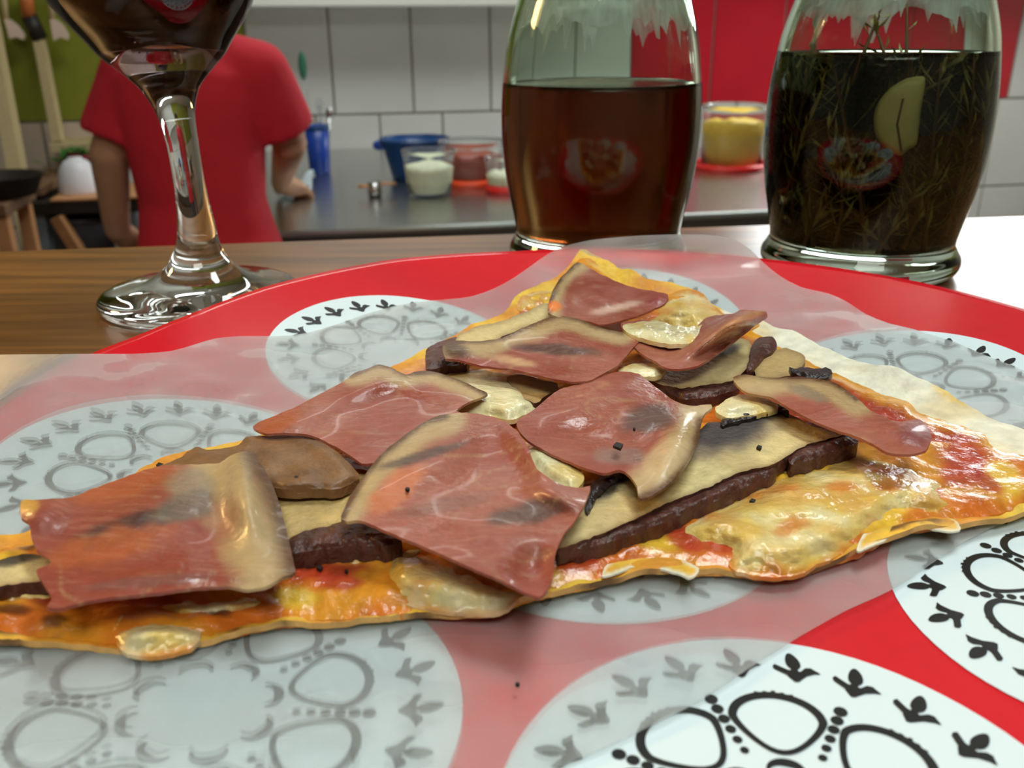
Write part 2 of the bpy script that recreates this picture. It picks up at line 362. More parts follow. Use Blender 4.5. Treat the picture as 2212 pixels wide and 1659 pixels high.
# utensil cup
c = onc(692, 374); r = pxr(c, 26)
cup = empty('utensil_cup', c, 'tall blue plastic cup of kitchen tools against the tiled wall', 'cup')
MB().lathe(taper(r * .85, r, .155), c).build('cup_body', M['blue'], cup)
MB().lathe([(r * 1.02, .143), (r * 1.06, .146), (r * 1.06, .153), (r * 1.02, .156)], c, closed=True).build('cup_rim', M['bluedark'], cup)
for i, (dx, hh, mm, lab) in enumerate([(-.017, .34, 'grn', 'green headed brush standing in the blue utensil cup'), (.010, .22, 'clearplastic', 'clear plastic spoon standing in the blue utensil cup'), (.03, .19, 'steel', 'short steel tool standing in the blue utensil cup')]):
    t = empty('kitchen_tool', c + Vector((dx * .6, 0, .01)), lab, 'utensil', 'tools in the blue cup')
    top = c + Vector((dx * 1.5, 0.012 * (i - 1), hh))
    MB().tube([c + Vector((dx * .6, 0.012 * (i - 1), .01)), top], .0045).build('handle', M['clearplastic' if mm == 'grn' else mm], t)
    MB().ball(top, (.014, .006, .045 if mm == 'grn' else .02)).build('tool_head', M[mm], t)
# blue bowl
c = onc(900, 384); r = pxr(c, 74)
bb = empty('blue_bowl', c, 'deep blue plastic bowl behind the tub of pale filling', 'bowl')
MB().lathe([(r * .62, 0), (r * .7, .004), (r * .86, .07), (r * .97, .115), (r * .97, .12), (r * .92, .12), (r * .8, .07), (r * .6, .01), (r * .3, .01)], c).build('bowl_body', M['bluedark'], bb)
MB().lathe([(r * .96, .114), (r * 1.03, .118), (r * 1.03, .126), (r * .94, .126)], c, closed=True).build('bowl_rim', M['bluedark'], bb)
MB().ball(c + Vector((-r * 1.0, -.02, .105)), (.022, .012, .016)).build('bowl_handle', M['blue'], bb)
# tub with pale filling
def tub(name, px, py, w0, w1, h, fill, mfill, label, lid=None, lidlabel=None, cat='tub'):
    c = onc(px, py); r0, r1 = pxr(c, w0), pxr(c, w1)
    t = empty(name, c, label, cat)
    MB().lathe([(r0 * .9, .0), (r0, .006), (r1 * .97, h * .86), (r1 * 1.0, h * .88), (r1 * 1.02, h), (r1 * .985, h), (r1 * .94, h * .86), (r0 * .96, .008), (r0 * .4, .007)], c).build('tub_body', M['clearplastic'], t)
    mb = MB(); prof = [(r0 * .93, .0095)] + [(r0 * .94 + (r1 - r0) * .92 * k / 4, .0095 + (fill - .0095) * k / 4) for k in range(1, 5)] + [(r0 * .6, fill + .012), (r0 * .2, fill + .006)]
    mb.lathe(prof, c, n=36)
    for v in mb.v:
        d = v - c
        if d.z > fill * .8: v.z += .012 * noise.noise(v * 28)
    mb.build('filling', mfill, t)
    if lid: MB().lathe([(r1 * .9, h + .001), (r1 * 1.04, h + .001), (r1 * 1.05, h + .008), (r1 * 1.0, h + .010), (r1 * .3, h + .008)], c).build('lid', lid, t)
    return t
tub('filling_tub', 929, 421, 47, 56, .128, .083, M['cream'], 'clear plastic tub of pale cream filling in front of the blue bowl', cat='tub')
st = tub('sauce_tub', 1020, 396, 62, 70, .13, .09, M['sauce_tub'], 'wide clear tub of brick red sauce standing on an orange lid')
def lid_under(c, r, m, parent, lab):
    o = MB().lathe([(r * .9, -.0), (r * 1.05, .001), (r * 1.08, .012), (r * 1.0, .022), (r * .97, .012), (r * .92, .0008)], c).build('lid', m, parent); o['label'] = lab
c = onc(1020, 396); lid_under(c, pxr(c, 66), M['orange'], st, 'orange lid used as a stand')
st = tub('small_tub', 1096, 413, 42, 48, .10, .05, M['cream'], 'small clear tub with red base half hidden by the amber bottle')
c = onc(1096, 413); lid_under(c, pxr(c, 44), M['redlid'], st, 'red lid used as a stand')
# shaker-like metal bits
c = onc(812, 425)
sp = empty('measuring_cups', c, 'small shiny metal measuring cup lying on the steel counter', 'cup')
MB().tube([c + Vector((-.02, 0, .02)), c + Vector((.012, .01, .02))], [.020, .024], 18).build('cup_body', M['steel'], sp)
MB().tube([c + Vector((.01, .01, .035)), c + Vector((.055, .03, .032))], .004).build('handle', M['tanwood'], sp)
MB().tube([c + Vector((-.018, 0, .03)), c + Vector((-.05, .01, .028))], .005).build('knob', M['tanwood'], sp)
# yellow tub on a red lid
yt = tub('yellow_tub', 1578, 361, 64, 70, .205, .150, M['yellow'], 'clear tub heaped with bright yellow filling on a red lid')
c = onc(1578, 362); lid_under(c, pxr(c, 76), M['redlid'], yt, 'red lid used as a stand')

# ---------------------------------------------------------------- left corner of the kitchen
def kp(px, py, v): u, z = at_v(px, py, v); return K(u, v, z)
def pole(name, label, a, b, w, m, extra=None):
    root = empty(name, b, label, 'pole')
    MB().tube([a, b], w, 4).build('shaft', m, root, False)
    return root
# two pale wooden poles leaning on the green wall
pv = 3.62
a0, a1 = kp(-34, -20, 3.74), kp(66, 520, 3.25)
d = (a1 - a0).normalized(); a1 = a0 + d * ((a0.z - .003) / -d.z)
p1 = pole('leaning_pole', 'pale wooden pole leaning against the green wall, nearer the picture edge', a0, a1, .034, M['palewood'])
b0, b1 = kp(84, 78, 3.74), kp(128, 312, 3.64)
b1.z = at_v(110, 318, 3.60)[1] + .0145; b1e = b1
p2 = pole('leaning_pole', 'pale wooden pole with a black clamp and an orange top end', b0, b1e, .024, M['palewood'])
MB().tube([kp(52, -30, 3.72), kp(64, 38, 3.725)], .024, 12).build('top_end', M['orangewood'], p2)
MB().tube([kp(62, 34, 3.725), kp(86, 84, 3.74)], .028, 12).build('clamp', M['black'], p2)
MB().box((-.5, -.5, 0), (.5, .5, 0)) if False else None
# two pale paddles hanging on the green wall
for (x0, y0, x1, y1, x2, y2, lab) in ((8, 42, 52, 86, 16, 84, 'pale pink paddle hanging on the green wall, nearer the picture edge'), (108, 42, 148, 86, 112, 88, 'pale pink paddle hanging on the green wall beside the orange topped pole')):
    v = 3.70; c = kp((x0 + x1) / 2 - 4, y0 - 4, v)
    root = empty('hanging_paddle', c, lab, 'utensil', 'paddles on the green wall')
    mb = MB(); pts = [(x0, y0), (x0 + 12, y0), ((x0 + x1) / 2 + 6, (y0 + y1) / 2 - 10), (x1, y1 - 10), (x1 - 2, y1), ((x1 + x2) / 2, y1 - 6), (x2 + 4, y2), (x2 - 1, (y0 + y2) / 2)]
    fr = [kp(x, y, v) for x, y in pts]; bk = [q + KN * .02 for q in fr]; n = len(pts)
    mb.add(fr + bk, [tuple(range(n)), tuple(range(2 * n - 1, n - 1, -1))] + [(i, i + n, (i + 1) % n + n, (i + 1) % n) for i in range(n)])
    mb.build('blade', M['pinkish'], root, False)
    MB().tube([kp(x0 + 6, y0 + 4, v + .01), kp(x0 - 4, y0 - 90, v + .02)], .010).build('handle', M['palewood'], root)
# pale shelf rail
v = 3.60
q0, q1 = at_v(110, 318, v), at_v(212, 318, v)
rl = empty('plant_shelf', K((q0[0] + q1[0]) / 2, v, q0[1]), 'short pale shelf board on the wall above the plant and white bowl', 'shelf')
MB().box((q0[0], v - .02, q0[1] - .018), (q1[0] + .12, WV, q0[1] + .014), K, bev=.003).build('board', M['palewood'], rl, False)
for uu in (q0[0] + .05, q1[0]): MB().box((uu, v + .02, q0[1] - .09), (uu + .02, WV, q0[1] - .018), K, bev=.003).build('bracket', M['palewood'], rl, False)
# dark side table
v0t, v1t = 2.75, 3.16
tz = at_v(120, 430, v0t)[1]; ul, ur = at_v(34, 440, v0t)[0], at_v(300, 440, v0t)[0]
tb = empty('side_table', K((ul + ur) / 2, (v0t + v1t) / 2, 0), 'low side table with dark edge and grey blue legs left of the cook', 'table')
MB().box((ul, v0t, tz - .045), (ur, v1t, tz - .008), K, bev=.004).build('apron', M['black'], tb, False)
MB().box((ul + .09, v0t - .004, tz - .008), (ur, v1t, tz), K, bev=.003).build('table_top', M['tanwood'], tb, False)
for uu, vv in ((ul + .02, v0t + .02), (ur - .06, v0t + .02), (ul + .02, v1t - .06), (ur - .06, v1t - .06)):
    MB().box((uu, vv, 0), (uu + .042, vv + .042, tz - .045), K, bev=.003).build('leg', M['greyblue'], tb, False)
# white bowl standing on its edge, plant, small bottle on the table
c = kp(176, 424, 2.86); c.z = tz
r = pxr(c, 42)
wbz = empty('white_bowl', c, 'white bowl turned upside down on the dark edged side table', 'bowl')
MB().lathe([(r, .0), (r * 1.02, .004), (r * .98, .03), (r * .84, .066), (r * .58, .089), (r * .4, .094), (r * .36, .094), (r * .34, .1), (r * .1, .1)], c).build('bowl_body', M['white'], wbz)
c = kp(142, 424, 3.05); c.z = tz
pl = empty('potted_plant', c, 'small green plant in a dark red pot behind the white bowl', 'plant')
c2 = c + K(.075, .06, 0)
MB().lathe([(.045, 0), (.05, .003), (.062, .066), (.067, .066), (.067, .082), (.058, .082), (.05, .06)], c2).build('pot', M['pot'], pl)
mb = MB()
for i in range(46):
    a = rng.uniform(0, 6.28); rr = rng.uniform(.0, .1); q = c2 + Vector((rr * math.cos(a) - .05, rr * math.sin(a), rng.uniform(.075, .10) - rr * .45)); dd = Vector((math.cos(a), math.sin(a), .3)) * .04; sd = Vector((-math.sin(a), math.cos(a), 0)) * .016
    mb.add([q, q + dd * .5 + sd, q + dd, q + dd * .5 - sd], [(0, 1, 2, 3)])
lf = mb.build('foliage', M['leaf'], pl); lf['kind'] = 'stuff'
c = kp(285, 432, 3.0); c.z = tz
sb = empty('small_bottle', c, 'small pale bottle with orange cap on the table beside the cook', 'bottle')
MB().lathe([(.012, 0), (.016, .003), (.016, .07), (.009, .09), (.009, .11), (.004, .11)], c).build('bottle_body', M['cloth'], sb)
MB().lathe([(.011, .102), (.012, .104), (.012, .122), (.009, .124)], c).build('cap', M['tanwood'], sb)
# wooden board leaning under the bowl
c0 = kp(60, 420, 2.95)
bd = MB().box((at_v(52, 420, 2.95)[0], 2.80, tz + .001), (at_v(128, 420, 2.95)[0], 3.2, tz + .028), K, bev=.004).build('chopping_board', M['brownwood'], None, False)
tag(bd, 'brown chopping board lying on the side table behind the poles', 'chopping board')
# black pan in the corner
v = 2.45
c = kp(2, 424, v)
pn = empty('black_pan', c, 'dark pan on a stand at the left picture edge', 'pan')
MB().lathe([(.07, .0), (.08, .003), (.105, .05), (.108, .052), (.1, .048), (.075, .008), (.02, .008)], c).build('pan_body', M['black'], pn)
MB().tube([c + Vector((-.1, 0, .045)), c + Vector((-.28, .02, .06))], .011).build('handle', M['black'], pn)
sd = empty('wooden_stand', K(0, 0, 0) + Vector((c.x, c.y, 0)), 'brown wooden stool carrying the dark pan at the left edge', 'stool')
uu = c.dot(KE)
MB().box((uu - .13, v - .12, c.z - .03), (uu + .045, v + .12, c.z - .0005), K, bev=.004).build('seat', M['brownwood'], sd, False)
for du in (-.12, .005):
    for dv in (-.1, .07): MB().box((uu + du, v + dv, 0), (uu + du + .032, v + dv + .032, c.z - .03), K, bev=.003).build('leg', M['tanwood'], sd, False)
# grey bin and a plank below the table
c = kp(176, 500, 2.90); c.z = 0
bn = empty('grey_bin', c, 'tall dark grey bin standing below the side table', 'bin')
zb = tz - .07
MB().lathe([(.072, 0), (.076, .004), (.088, zb - .01), (.09, zb), (.082, zb), (.07, .01), (.02, .01)], c, n=36).build('bin_body', M['grey'], bn)
MB().lathe([(.088, zb - .02), (.094, zb - .016), (.094, zb - .004), (.088, zb)], c, n=36, closed=True).build('bin_rim', M['grey'], bn)
MB().tube([K(ul + .10, v0t + .002, tz - .05), K(ur - .04, v0t + .002, .34)], .022, 4).build('brace', M['tanwood'], tb, False)['label'] = 'slanting tan wooden brace'

# ---------------------------------------------------------------- cook in a red T-shirt, seen from behind
PY = 1.93
def pp(px, py, y=PY): return at_depth(px, py, y)
def remesh(o, vox, sm=6):
    m = o.modifiers.new('Remesh', 'REMESH'); m.mode = 'VOXEL'; m.voxel_size = vox; m.use_smooth_shade = True
    if sm: s = o.modifiers.new('Smooth', 'SMOOTH'); s.iterations = sm; s.factor = .5
    return o
def chain(mb, pts, rads, n=14):
    # resampled tapered limb with round ends
    P_ = [Vector(p) for p in pts]; out = []; rr = []
    for i in range(len(P_) - 1):
        for k in range(6):
            t = k / 6; out.append(P_[i].lerp(P_[i + 1], t)); rr.append(rads[i] + (rads[i + 1] - rads[i]) * t)
    out.append(P_[-1]); rr.append(rads[-1])
    mb.tube(out, rr, n)
    for p, r in zip(P_, rads): mb.ball(p, r, n, 8)
def loft(mb, secs, n=28):
    vs = []; fs = []
    for (c, rx, ry) in secs:
        for k in range(n):
            a = 2 * math.pi * k / n; ca, sa = math.cos(a), math.sin(a)
            e = .8; vs.append(Vector(c) + Vector((rx * abs(ca) ** e * (1 if ca > 0 else -1), ry * abs(sa) ** e * (1 if sa > 0 else -1), 0)))
    for i in range(len(secs) - 1):
        for k in range(n):
            l = (k + 1) % n; fs.append((i * n + k, i * n + l, (i + 1) * n + l, (i + 1) * n + k))
    fs.append(tuple(range(n - 1, -1, -1))); fs.append(tuple((len(secs) - 1) * n + k for k in range(n)))
    mb.add(vs, fs)
cxp = pp(422, 300).x
zz = lambda py: pp(430, py).z
zsh = zz(112)
person = empty('person', Vector((cxp, PY, 0)), 'person in a red T-shirt seen from behind, working at the steel counter', 'person')
Rsh = Vector((pp(546, 150).x, PY, zz(160))); Lsh = Vector((pp(296, 150).x, PY, zz(160)))
Rel = Vector((pp(612, 318).x, PY + .06, zz(318))); Lel = Vector((pp(244, 330).x, PY - .02, zz(330)))
Rwr = Vector((at(606, 400, ZT + .05).x, at(606, 400, ZT + .05).y, ZT + .055))
Lwr = Vector((pp(232, 500).x, PY + .05, zz(505)))
nb = Vector((cxp - .01, PY + .01, zsh))
hc = Vector((cxp - .02, PY + .06, zsh + .20))
mb = MB()
loft(mb, [((cxp, PY, zz(540)), .12, .085), ((cxp, PY, zz(420)), .105, .08), ((cxp, PY, zz(300)), .115, .085), ((cxp, PY, zz(200)), .13, .09), ((cxp, PY, zz(150)), .135, .08), ((cxp, PY, zsh), .07, .06)])
chain(mb, [nb - Vector((0, 0, .05)), nb + Vector((0, .02, .06)), hc - Vector((0, 0, .06))], [.058, .052, .05])
mb.ball(hc, (.072, .088, .108), 22, 14)                                     # skull
mb.ball(hc + Vector((0, .02, -.06)), (.055, .066, .055), 18, 10)             # jaw
mb.tube([hc + Vector((0, .082, .012)), hc + Vector((0, .108, -.028))], [.007, .013], 8); mb.ball(hc + Vector((0, .104, -.03)), .014, 8, 6)   # nose
for s in (-1, 1): mb.ball(hc + Vector((s * .074, -.002, -.005)), (.011, .02, .03), 10, 8)     # ears
mb.tube([hc + Vector((-.022, .078, -.062)), hc + Vector((0, .088, -.060)), hc + Vector((.022, .078, -.062))], [.006, .009, .006], 8)   # lips
chain(mb, [Rsh, Rel, Rwr], [.05, .038, .026]); chain(mb, [Lsh, Lel, Lwr], [.05, .04, .028])
for s in (-1, 1):
    chain(mb, [(cxp + s * .06, PY, zz(540) - .03), (cxp + s * .072, PY + .015, .44), (cxp + s * .08, PY - .02, .08)], [.068, .054, .038])
    chain(mb, [(cxp + s * .08, PY - .03, .045), (cxp + s * .09, PY + .13, .03)], [.036, .026])
def hand(mb, wr, d, up, side, curl):
    d = d.normalized(); up = (up - d * up.dot(d)).normalized(); sd = d.cross(up) * side
    palm = wr + d * .05
    chain(mb, [wr, wr + d * .03, palm + d * .025], [.024, .030, .027])
    for k, (off, L) in enumerate(((.030, .062), (.010, .070), (-.010, .066), (-.029, .052))):
        b = palm + d * .025 + sd * off
        k1 = b + d * L * .5 - up * L * .12 * curl; k2 = k1 + d * L * .32 - up * L * .3 * curl; k3 = k2 + d * L * .14 - up * L * .3 * curl
        chain(mb, [palm + sd * off * .7, b, k1, k2, k3], [.010, .0095, .009, .0082, .007], 8)
    t0 = wr + d * .025 + sd * .026; t1 = t0 + d * .025 + sd * .026 - up * .008; t2 = t1 + d * .028 + sd * .006 - up * .01
    chain(mb, [wr + d * .02 + sd * .012, t0, t1, t2], [.013, .012, .0105, .008], 8)
hand(mb, Rwr, Vector((.35, .85, -.30)), Vector((.1, .3, 1)), -1, 1.0)
hand(mb, Lwr, Vector((.1, .75, -.55)), Vector((0, .5, 1)), 1, .8)
body = remesh(mb.build('body', M['skin'], person), .0075, 5)
mb = MB()
loft(mb, [((cxp + .004, PY, zz(545)), .152, .115), ((cxp + .004, PY, zz(500)), .143, .110), ((cxp, PY, zz(430)), .132, .102), ((cxp, PY, zz(300)), .141, .106), ((cxp, PY, zz(215)), .155, .108), ((cxp, PY, zz(160)), .155, .098), ((cxp, PY, zz(122)), .11, .082), ((nb.x, PY, zz(97)), .066, .066)])
for sh_, el, sx in ((Rsh, Rel, 1), (Lsh, Lel, -1)):
    e = sh_.lerp(el, .80)
    chain_pts = [sh_ - Vector((sx * .05, 0, -.018)), sh_ + Vector((sx * .012, 0, .0)), e]
    out = []; rr = []; rads = [.062, .064, .070]
    for i in range(2):
        for k in range(6): out.append(chain_pts[i].lerp(chain_pts[i + 1], k / 6)); rr.append(rads[i] + (rads[i + 1] - rads[i]) * k / 6)
    out.append(e); rr.append(rads[2]); mb.tube(out, rr, 18); mb.ball(chain_pts[1], .064, 16, 10); mb.ball(chain_pts[0], .062, 16, 10)
for v in mb.v:
    q = v - Vector((cxp, PY, 0)); k = sstep(zz(400), zz(520), v.z) if False else 0
    f = sstep(0, 1, (zz(330) - v.z) / .2)
    v.y += .010 * f * math.sin(v.z * 120 + q.x * 14) + .006 * noise.noise(v * 14); v.x += .004 * f * math.sin(v.z * 90) * (1 if q.x > 0 else -1)
remesh(mb.build('t_shirt', M['shirt'], person), .009, 4)
mb = MB()
loft(mb, [((cxp, PY, zz(552) - .12), .145, .11), ((cxp, PY, zz(552) - .02), .14, .10), ((cxp, PY, zz(540)), .134, .096)])
for s in (-1, 1): chain(mb, [(cxp + s * .064, PY, zz(552) - .08), (cxp + s * .074, PY + .015, .44), (cxp + s * .08, PY - .02, .09)], [.082, .068, .056])
remesh(mb.build('trousers', M['jeans'], person), .011, 4)
mb = MB(); mb.ball(hc + Vector((0, -.012, .018)), (.084, .092, .108), 24, 14)
for v in mb.v:
    if v.y > hc.y + .045 and v.z < hc.z + .06: v.y = hc.y + .045
    if v.z < hc.z - .05: v.z = hc.z - .05 + (v.z - hc.z + .05) * .5
    v += (v - hc).normalized() * .004 * noise.noise(v * 60)
mb.build('hair', M['hair'], person)
for s in (-1, 1): MB().ball(hc + Vector((s * .03, .078, .008)), .0105, 10, 8).build('eye', M['eye'], person)
for s in (-1, 1):
    mb = MB(); chain(mb, [(cxp + s * .08, PY - .035, .048), (cxp + s * .09, PY + .14, .036)], [.045, .034])
    for v in mb.v: v.z = max(v.z, .001)
    mb.build('shoe', M['shoe'], person)
# cloth under the right hand
c = at(640, 420, ZT + .002); mb = MB(); n = 14
vs = []; fs = []
for i in range(n + 1):
    for j in range(n + 1):
        x, y = (i / n - .5) * .10, (j / n - .5) * .10
        vs.append(c + Vector((x, y, .004 + .052 * sstep(-.02, .05, x + .2 * y) * (.6 + .4 * math.sin(y * 60)) + .012 * noise.noise(Vector((x * 30, y * 30, 2))) + .006)))
for v in vs: v.z = max(v.z, ZT + .001)
m_ = len(vs); vs2 = [v - Vector((0, 0, .0008)) for v in vs]
for i in range(n):
    for j in range(n):
        a = i * (n + 1) + j; q = (a, a + n + 1, a + n + 2, a + 1); fs.append(q); fs.append(tuple(m_ + k for k in reversed(q)))
tag(MB().add(vs + vs2, fs).build('white_cloth', M['cloth']), "crumpled white cloth on the counter under the person's hand", 'cloth')

# ---------------------------------------------------------------- plate
ZB = 1.2
PCX, PCY, PR, PZM, PZD, PZ0, PRF, MR = .0264, .1821, .1476, 1.214, .007, 1.2027, .080, .0381
def rim_z(a): return PZM + PZD * math.sin(a)
_rim = [(200, 762), (300, 724), (420, 675), (580, 617), (850, 560), (1100, 543), (1660, 560), (2000, 612), (2212, 668)]
_ra = []; _rd = []
for p in _rim:
    z = PZM
    for _ in range(20):
        q = at(*p, z); z = .5 * z + .5 * rim_z(math.atan2(q.y - PCY, q.x - PCX))
    _ra.append(math.atan2(q.y - PCY, q.x - PCX)); _rd.append(math.hypot(q.x - PCX, q.y - PCY))
_o = np.argsort(_ra); _ra = np.array(_ra)[_o]; _rd = np.array(_rd)[_o]
_ax = np.concatenate([[-math.pi, -math.pi * .5, _ra[0] - .7], _ra, [_ra[-1] + .35, math.pi]]); _rx = np.concatenate([[PR, PR, PR], _rd, [PR, PR]])
def rimR(a): return float(np.interp((a + math.pi) % (2 * math.pi) - math.pi, _ax, _rx))
def plate_z(x, y):
    a = math.atan2(y - PCY, x - PCX); r = math.hypot(x - PCX, y - PCY); R_ = rimR(a)
    t = max(0.0, min(1.0, (r - PRF) / (R_ - PRF))); return PZ0 + (rim_z(a) - PZ0) * t ** 1.5
plate = empty('plate', Vector((PCX, PCY, ZB)), 'large red melamine plate with white printed medallions under the pizza', 'plate')
vs = []; fs = []; n = 180
fr = [0.02, .15, .3, .42] + [.46 + .54 * i / 40 for i in range(41)]
def ring(f, dz=0, dr=0):
    for k in range(n):
        a = 2 * math.pi * k / n; R_ = rimR(a) * f + dr; x, y = PCX + R_ * math.cos(a), PCY + R_ * math.sin(a)
        vs.append(Vector((x, y, plate_z(x, y) + dz)))
for f in fr: ring(f)
ring(1.0, -.0008, .0006); ring(1.0, -.0022, .0002)
for f in (.97, .9, .8, .7, .62): ring(f, -.0024)
for f, z in ((.60, ZB + .0002), (.57, ZB + .0002), (.555, ZB + .0008), (.3, ZB + .0008), (.02, ZB + .0008)):
    for k in range(n):
        a = 2 * math.pi * k / n; R_ = PR * f; vs.append(Vector((PCX + R_ * math.cos(a), PCY + R_ * math.sin(a), z)))
m_ = len(vs) // n
for i in range(m_ - 1):
    for k in range(n):
        l = (k + 1) % n; fs.append((i * n + k, i * n + l, (i + 1) * n + l, (i + 1) * n + k))
fs.append(tuple(range(n - 1, -1, -1))); fs.append(tuple((m_ - 1) * n + k for k in range(n)))
mk('plate_body', vs, fs, M['plate_red'], plate)
def onplate(x, y, dz):
    r = math.hypot(x - PCX, y - PCY); a = math.atan2(y - PCY, x - PCX); mx = rimR(a) * .985
    if r > mx: x, y = PCX + mx * math.cos(a), PCY + mx * math.sin(a)
    return Vector((x, y, plate_z(x, y) + dz))
def flat_poly(mb, pts, dz):
    mb.add([onplate(x, y, dz) for x, y in pts], [tuple(range(len(pts)))])
def strip(mb, inner, outer, dz, closed=True):
    k = len(inner); vs = [onplate(x, y, dz) for x, y in inner] + [onplate(x, y, dz) for x, y in outer]
    mb.add(vs, [(i, i + k, (i + 1) % k + k, (i + 1) % k) for i in range(k if closed else k - 1)])
def medallion(cx, cy, ph_petal, ph_bird):
    mb = MB(); nn, nr = 72, 12; vs = [onplate(cx, cy, .00022)]; fs = []
    for i in range(1, nr + 1):
        for k in range(nn):
            a = 2 * math.pi * k / nn; r = MR * i / nr; vs.append(onplate(cx + r * math.cos(a), cy + r * math.sin(a), .00022))
    for k in range(nn):
        l = (k + 1) % nn; fs.append((0, 1 + k, 1 + l))
        for i in range(nr - 1): fs.append((1 + i * nn + k, 1 + (i + 1) * nn + k, 1 + (i + 1) * nn + l, 1 + i * nn + l))
    mb.add(vs, fs); disc = mb.build('medallion', M['plate_white'], plate)
    mb = MB()
    def P(ang, r, du=0, dv=0):  # du tangential (clockwise seen from outside), dv radial
        a = math.radians(ang); rr = MR * (r + dv); t = MR * du
        return (cx + rr * math.cos(a) + t * math.sin(a), cy + rr * math.sin(a) - t * math.cos(a))
    dz = .00036
    for k in range(22):                               # little birds
        A = ph_bird + 360 / 22 * k; r0 = .80; P0 = P; P_ = lambda A_, r_, x=0, y=0: P0(A_, r_, x * .84, y * .90)
        wing = []
        for i in range(14):
            t = 2 * math.pi * i / 14; x, y = .060 * math.cos(t), .034 * math.sin(t) * (1 - .25 * math.cos(t)); ca, sa = math.cos(1.9), math.sin(1.9)
            wing.append(P_(A, r0, -.016 + x * ca - y * sa, .085 + x * sa + y * ca))
        flat_poly(mb, wing, dz)
        flat_poly(mb, [P_(A, r0, *q) for q in ((-.022, .055), (.006, .055), (.018, .0), (-.022, .0))], dz + .00002)
        flat_poly(mb, [P_(A, r0, *q) for q in ((-.100, .044), (-.040, .020), (-.028, -.022), (-.098, .008), (-.108, .026))], dz + .00004)   # tail
        flat_poly(mb, [P_(A, r0, *q) for q in ((-.044, .020), (.030, .020), (.052, -.006), (.018, -.052), (.0, -.058), (-.034, -.026))], dz)        # belly
        flat_poly(mb, [P_(A, r0, *q) for q in ((.022, .016), (.046, .050), (.072, .056), (.092, .042), (.120, .026), (.090, .018), (.046, -.010))], dz + .00004)   # head and beak
    for k in range(8):                                # teardrop petals, dotted rays, inner hooks
        A = ph_petal + 45 * k; inn = []; out = []; q = 40
        for i in range(q):
            t = 2 * math.pi * i / q; rad = .150 * (1 - .0 * math.cos(t)); x, y = rad * 1.16 * math.sin(t) * (1 - .22 * max(0, -math.cos(t))), .140 * math.cos(t) - (.04 * (max(0, -math.cos(t))) ** 3)
            wd = .020 + .006 * math.cos(t)
            inn.append(P(A, .515, x * (1 - wd / .16), y * (1 - wd / .15))); out.append(P(A, .515, x * (1 + wd / .3), y * (1 + wd / .3)))
        strip(mb, inn, out, dz)
        for j in (-2, -1, 0, 1, 2):                   # lashes on the outer edge
            flat_poly(mb, [P(A, .515, j * .034 - .010, .128 - abs(j) * .004), P(A, .515, j * .034 - .008, .160 - abs(j) * .007), P(A, .515, j * .034 + .008, .160 - abs(j) * .007), P(A, .515, j * .034 + .010, .128 - abs(j) * .004)], dz + .00003)
        for j in range(6):
            r = .36 + .056 * j; flat_poly(mb, [P(A + 22.5, r, (.017 + .002 * j) * math.cos(t), (.018 + .002 * j) * math.sin(t)) for t in [2 * math.pi * i / 10 for i in range(10)]], dz)
        inn = []; out = []
        for i in range(14):
            t = -.5 + 3.7 * i / 13; wd = .028 * math.sin(math.pi * i / 13) + .004
            inn.append(P(A, .25, (.062 - wd) * math.cos(t), (.052 - wd) * math.sin(t))); out.append(P(A, .25, .07 * math.cos(t), .06 * math.sin(t)))
        strip(mb, inn, out, dz, closed=False)
    o = mb.build('printed_motif', M['print_black'], disc, False); o['kind'] = 'stuff'
for c in ((-.0348, .2572, 22.5, 4), (-.0753, .1798, 66, 8), (-.0458, .1056, 68, 2), (.0352, .085, 81, 90), (.1055, .131, 147.5, 184), (.1057, .2257, 100, 96), (.0381, .2779, 90, 90), (.0178, .1654, 80, 84)):
    medallion(*c)

# ---------------------------------------------------------------- sheets built in the photograph's view and given real depth
def surf_pt(px, py, dz, zf):
    f = lambda z: (lambda q: zf(q.x, q.y) + dz - z)(at(px, py, z))
    hi = 1.236; n = 22; st = (hi - 1.1995) / n; prev = hi; fp = f(hi)
    if fp > 0: return at(px, py, hi)
    for i in range(n):
        z = prev - st; fz = f(z)
        if fz >= 0:
            lo, h2 = z, prev
            for _ in range(12):
                m = (lo + h2) / 2
                if f(m) >= 0: lo = m
                else: h2 = m
            return at(px, py, (lo + h2) / 2)
        prev = z
    return at(px, py, prev)
def crom(pts, step):
    out = []; n = len(pts)
    for i in range(n):
        p0, p1, p2, p3 = [Vector(pts[(i + k) % n]) for k in (-1, 0, 1, 2)]
        m = max(1, int((p2 - p1).length / step)); tn = .42
        m1, m2 = (p2 - p0) * tn, (p3 - p1) * tn; L = (p2 - p1).length
        for m_v in (m1, m2):
            if m_v.length > L * 1.2: m_v *= L * 1.2 / m_v.length
        for k in range(m):
            t = k / m; out.append(p1 * (2 * t ** 3 - 3 * t * t + 1) + m1 * (t ** 3 - 2 * t * t + t) + p2 * (-2 * t ** 3 + 3 * t * t) + m2 * (t ** 3 - t * t))
    return out
def inside(P_, poly):
    x, y = P_[:, 0], P_[:, 1]; r = np.zeros(len(P_), bool); px, py = poly[:, 0], poly[:, 1]; j = len(poly) - 1
    for i in range(len(poly)):
        c = ((py[i] > y) != (py[j] > y)) & (x < (px[j] - px[i]) * (y - py[i]) / (py[j] - py[i] + 1e-12) + px[i]); r ^= c; j = i
    return r
def edge_dist(P_, poly):
    d = np.full(len(P_), 1e9)
    for i in range(len(poly)):
        a, b = poly[i - 1], poly[i]; ab = b - a; t = np.clip(((P_ - a) @ ab) / (ab @ ab + 1e-12), 0, 1)
        d = np.minimum(d, np.hypot(*(P_ - a - t[:, None] * ab).T))
    return d
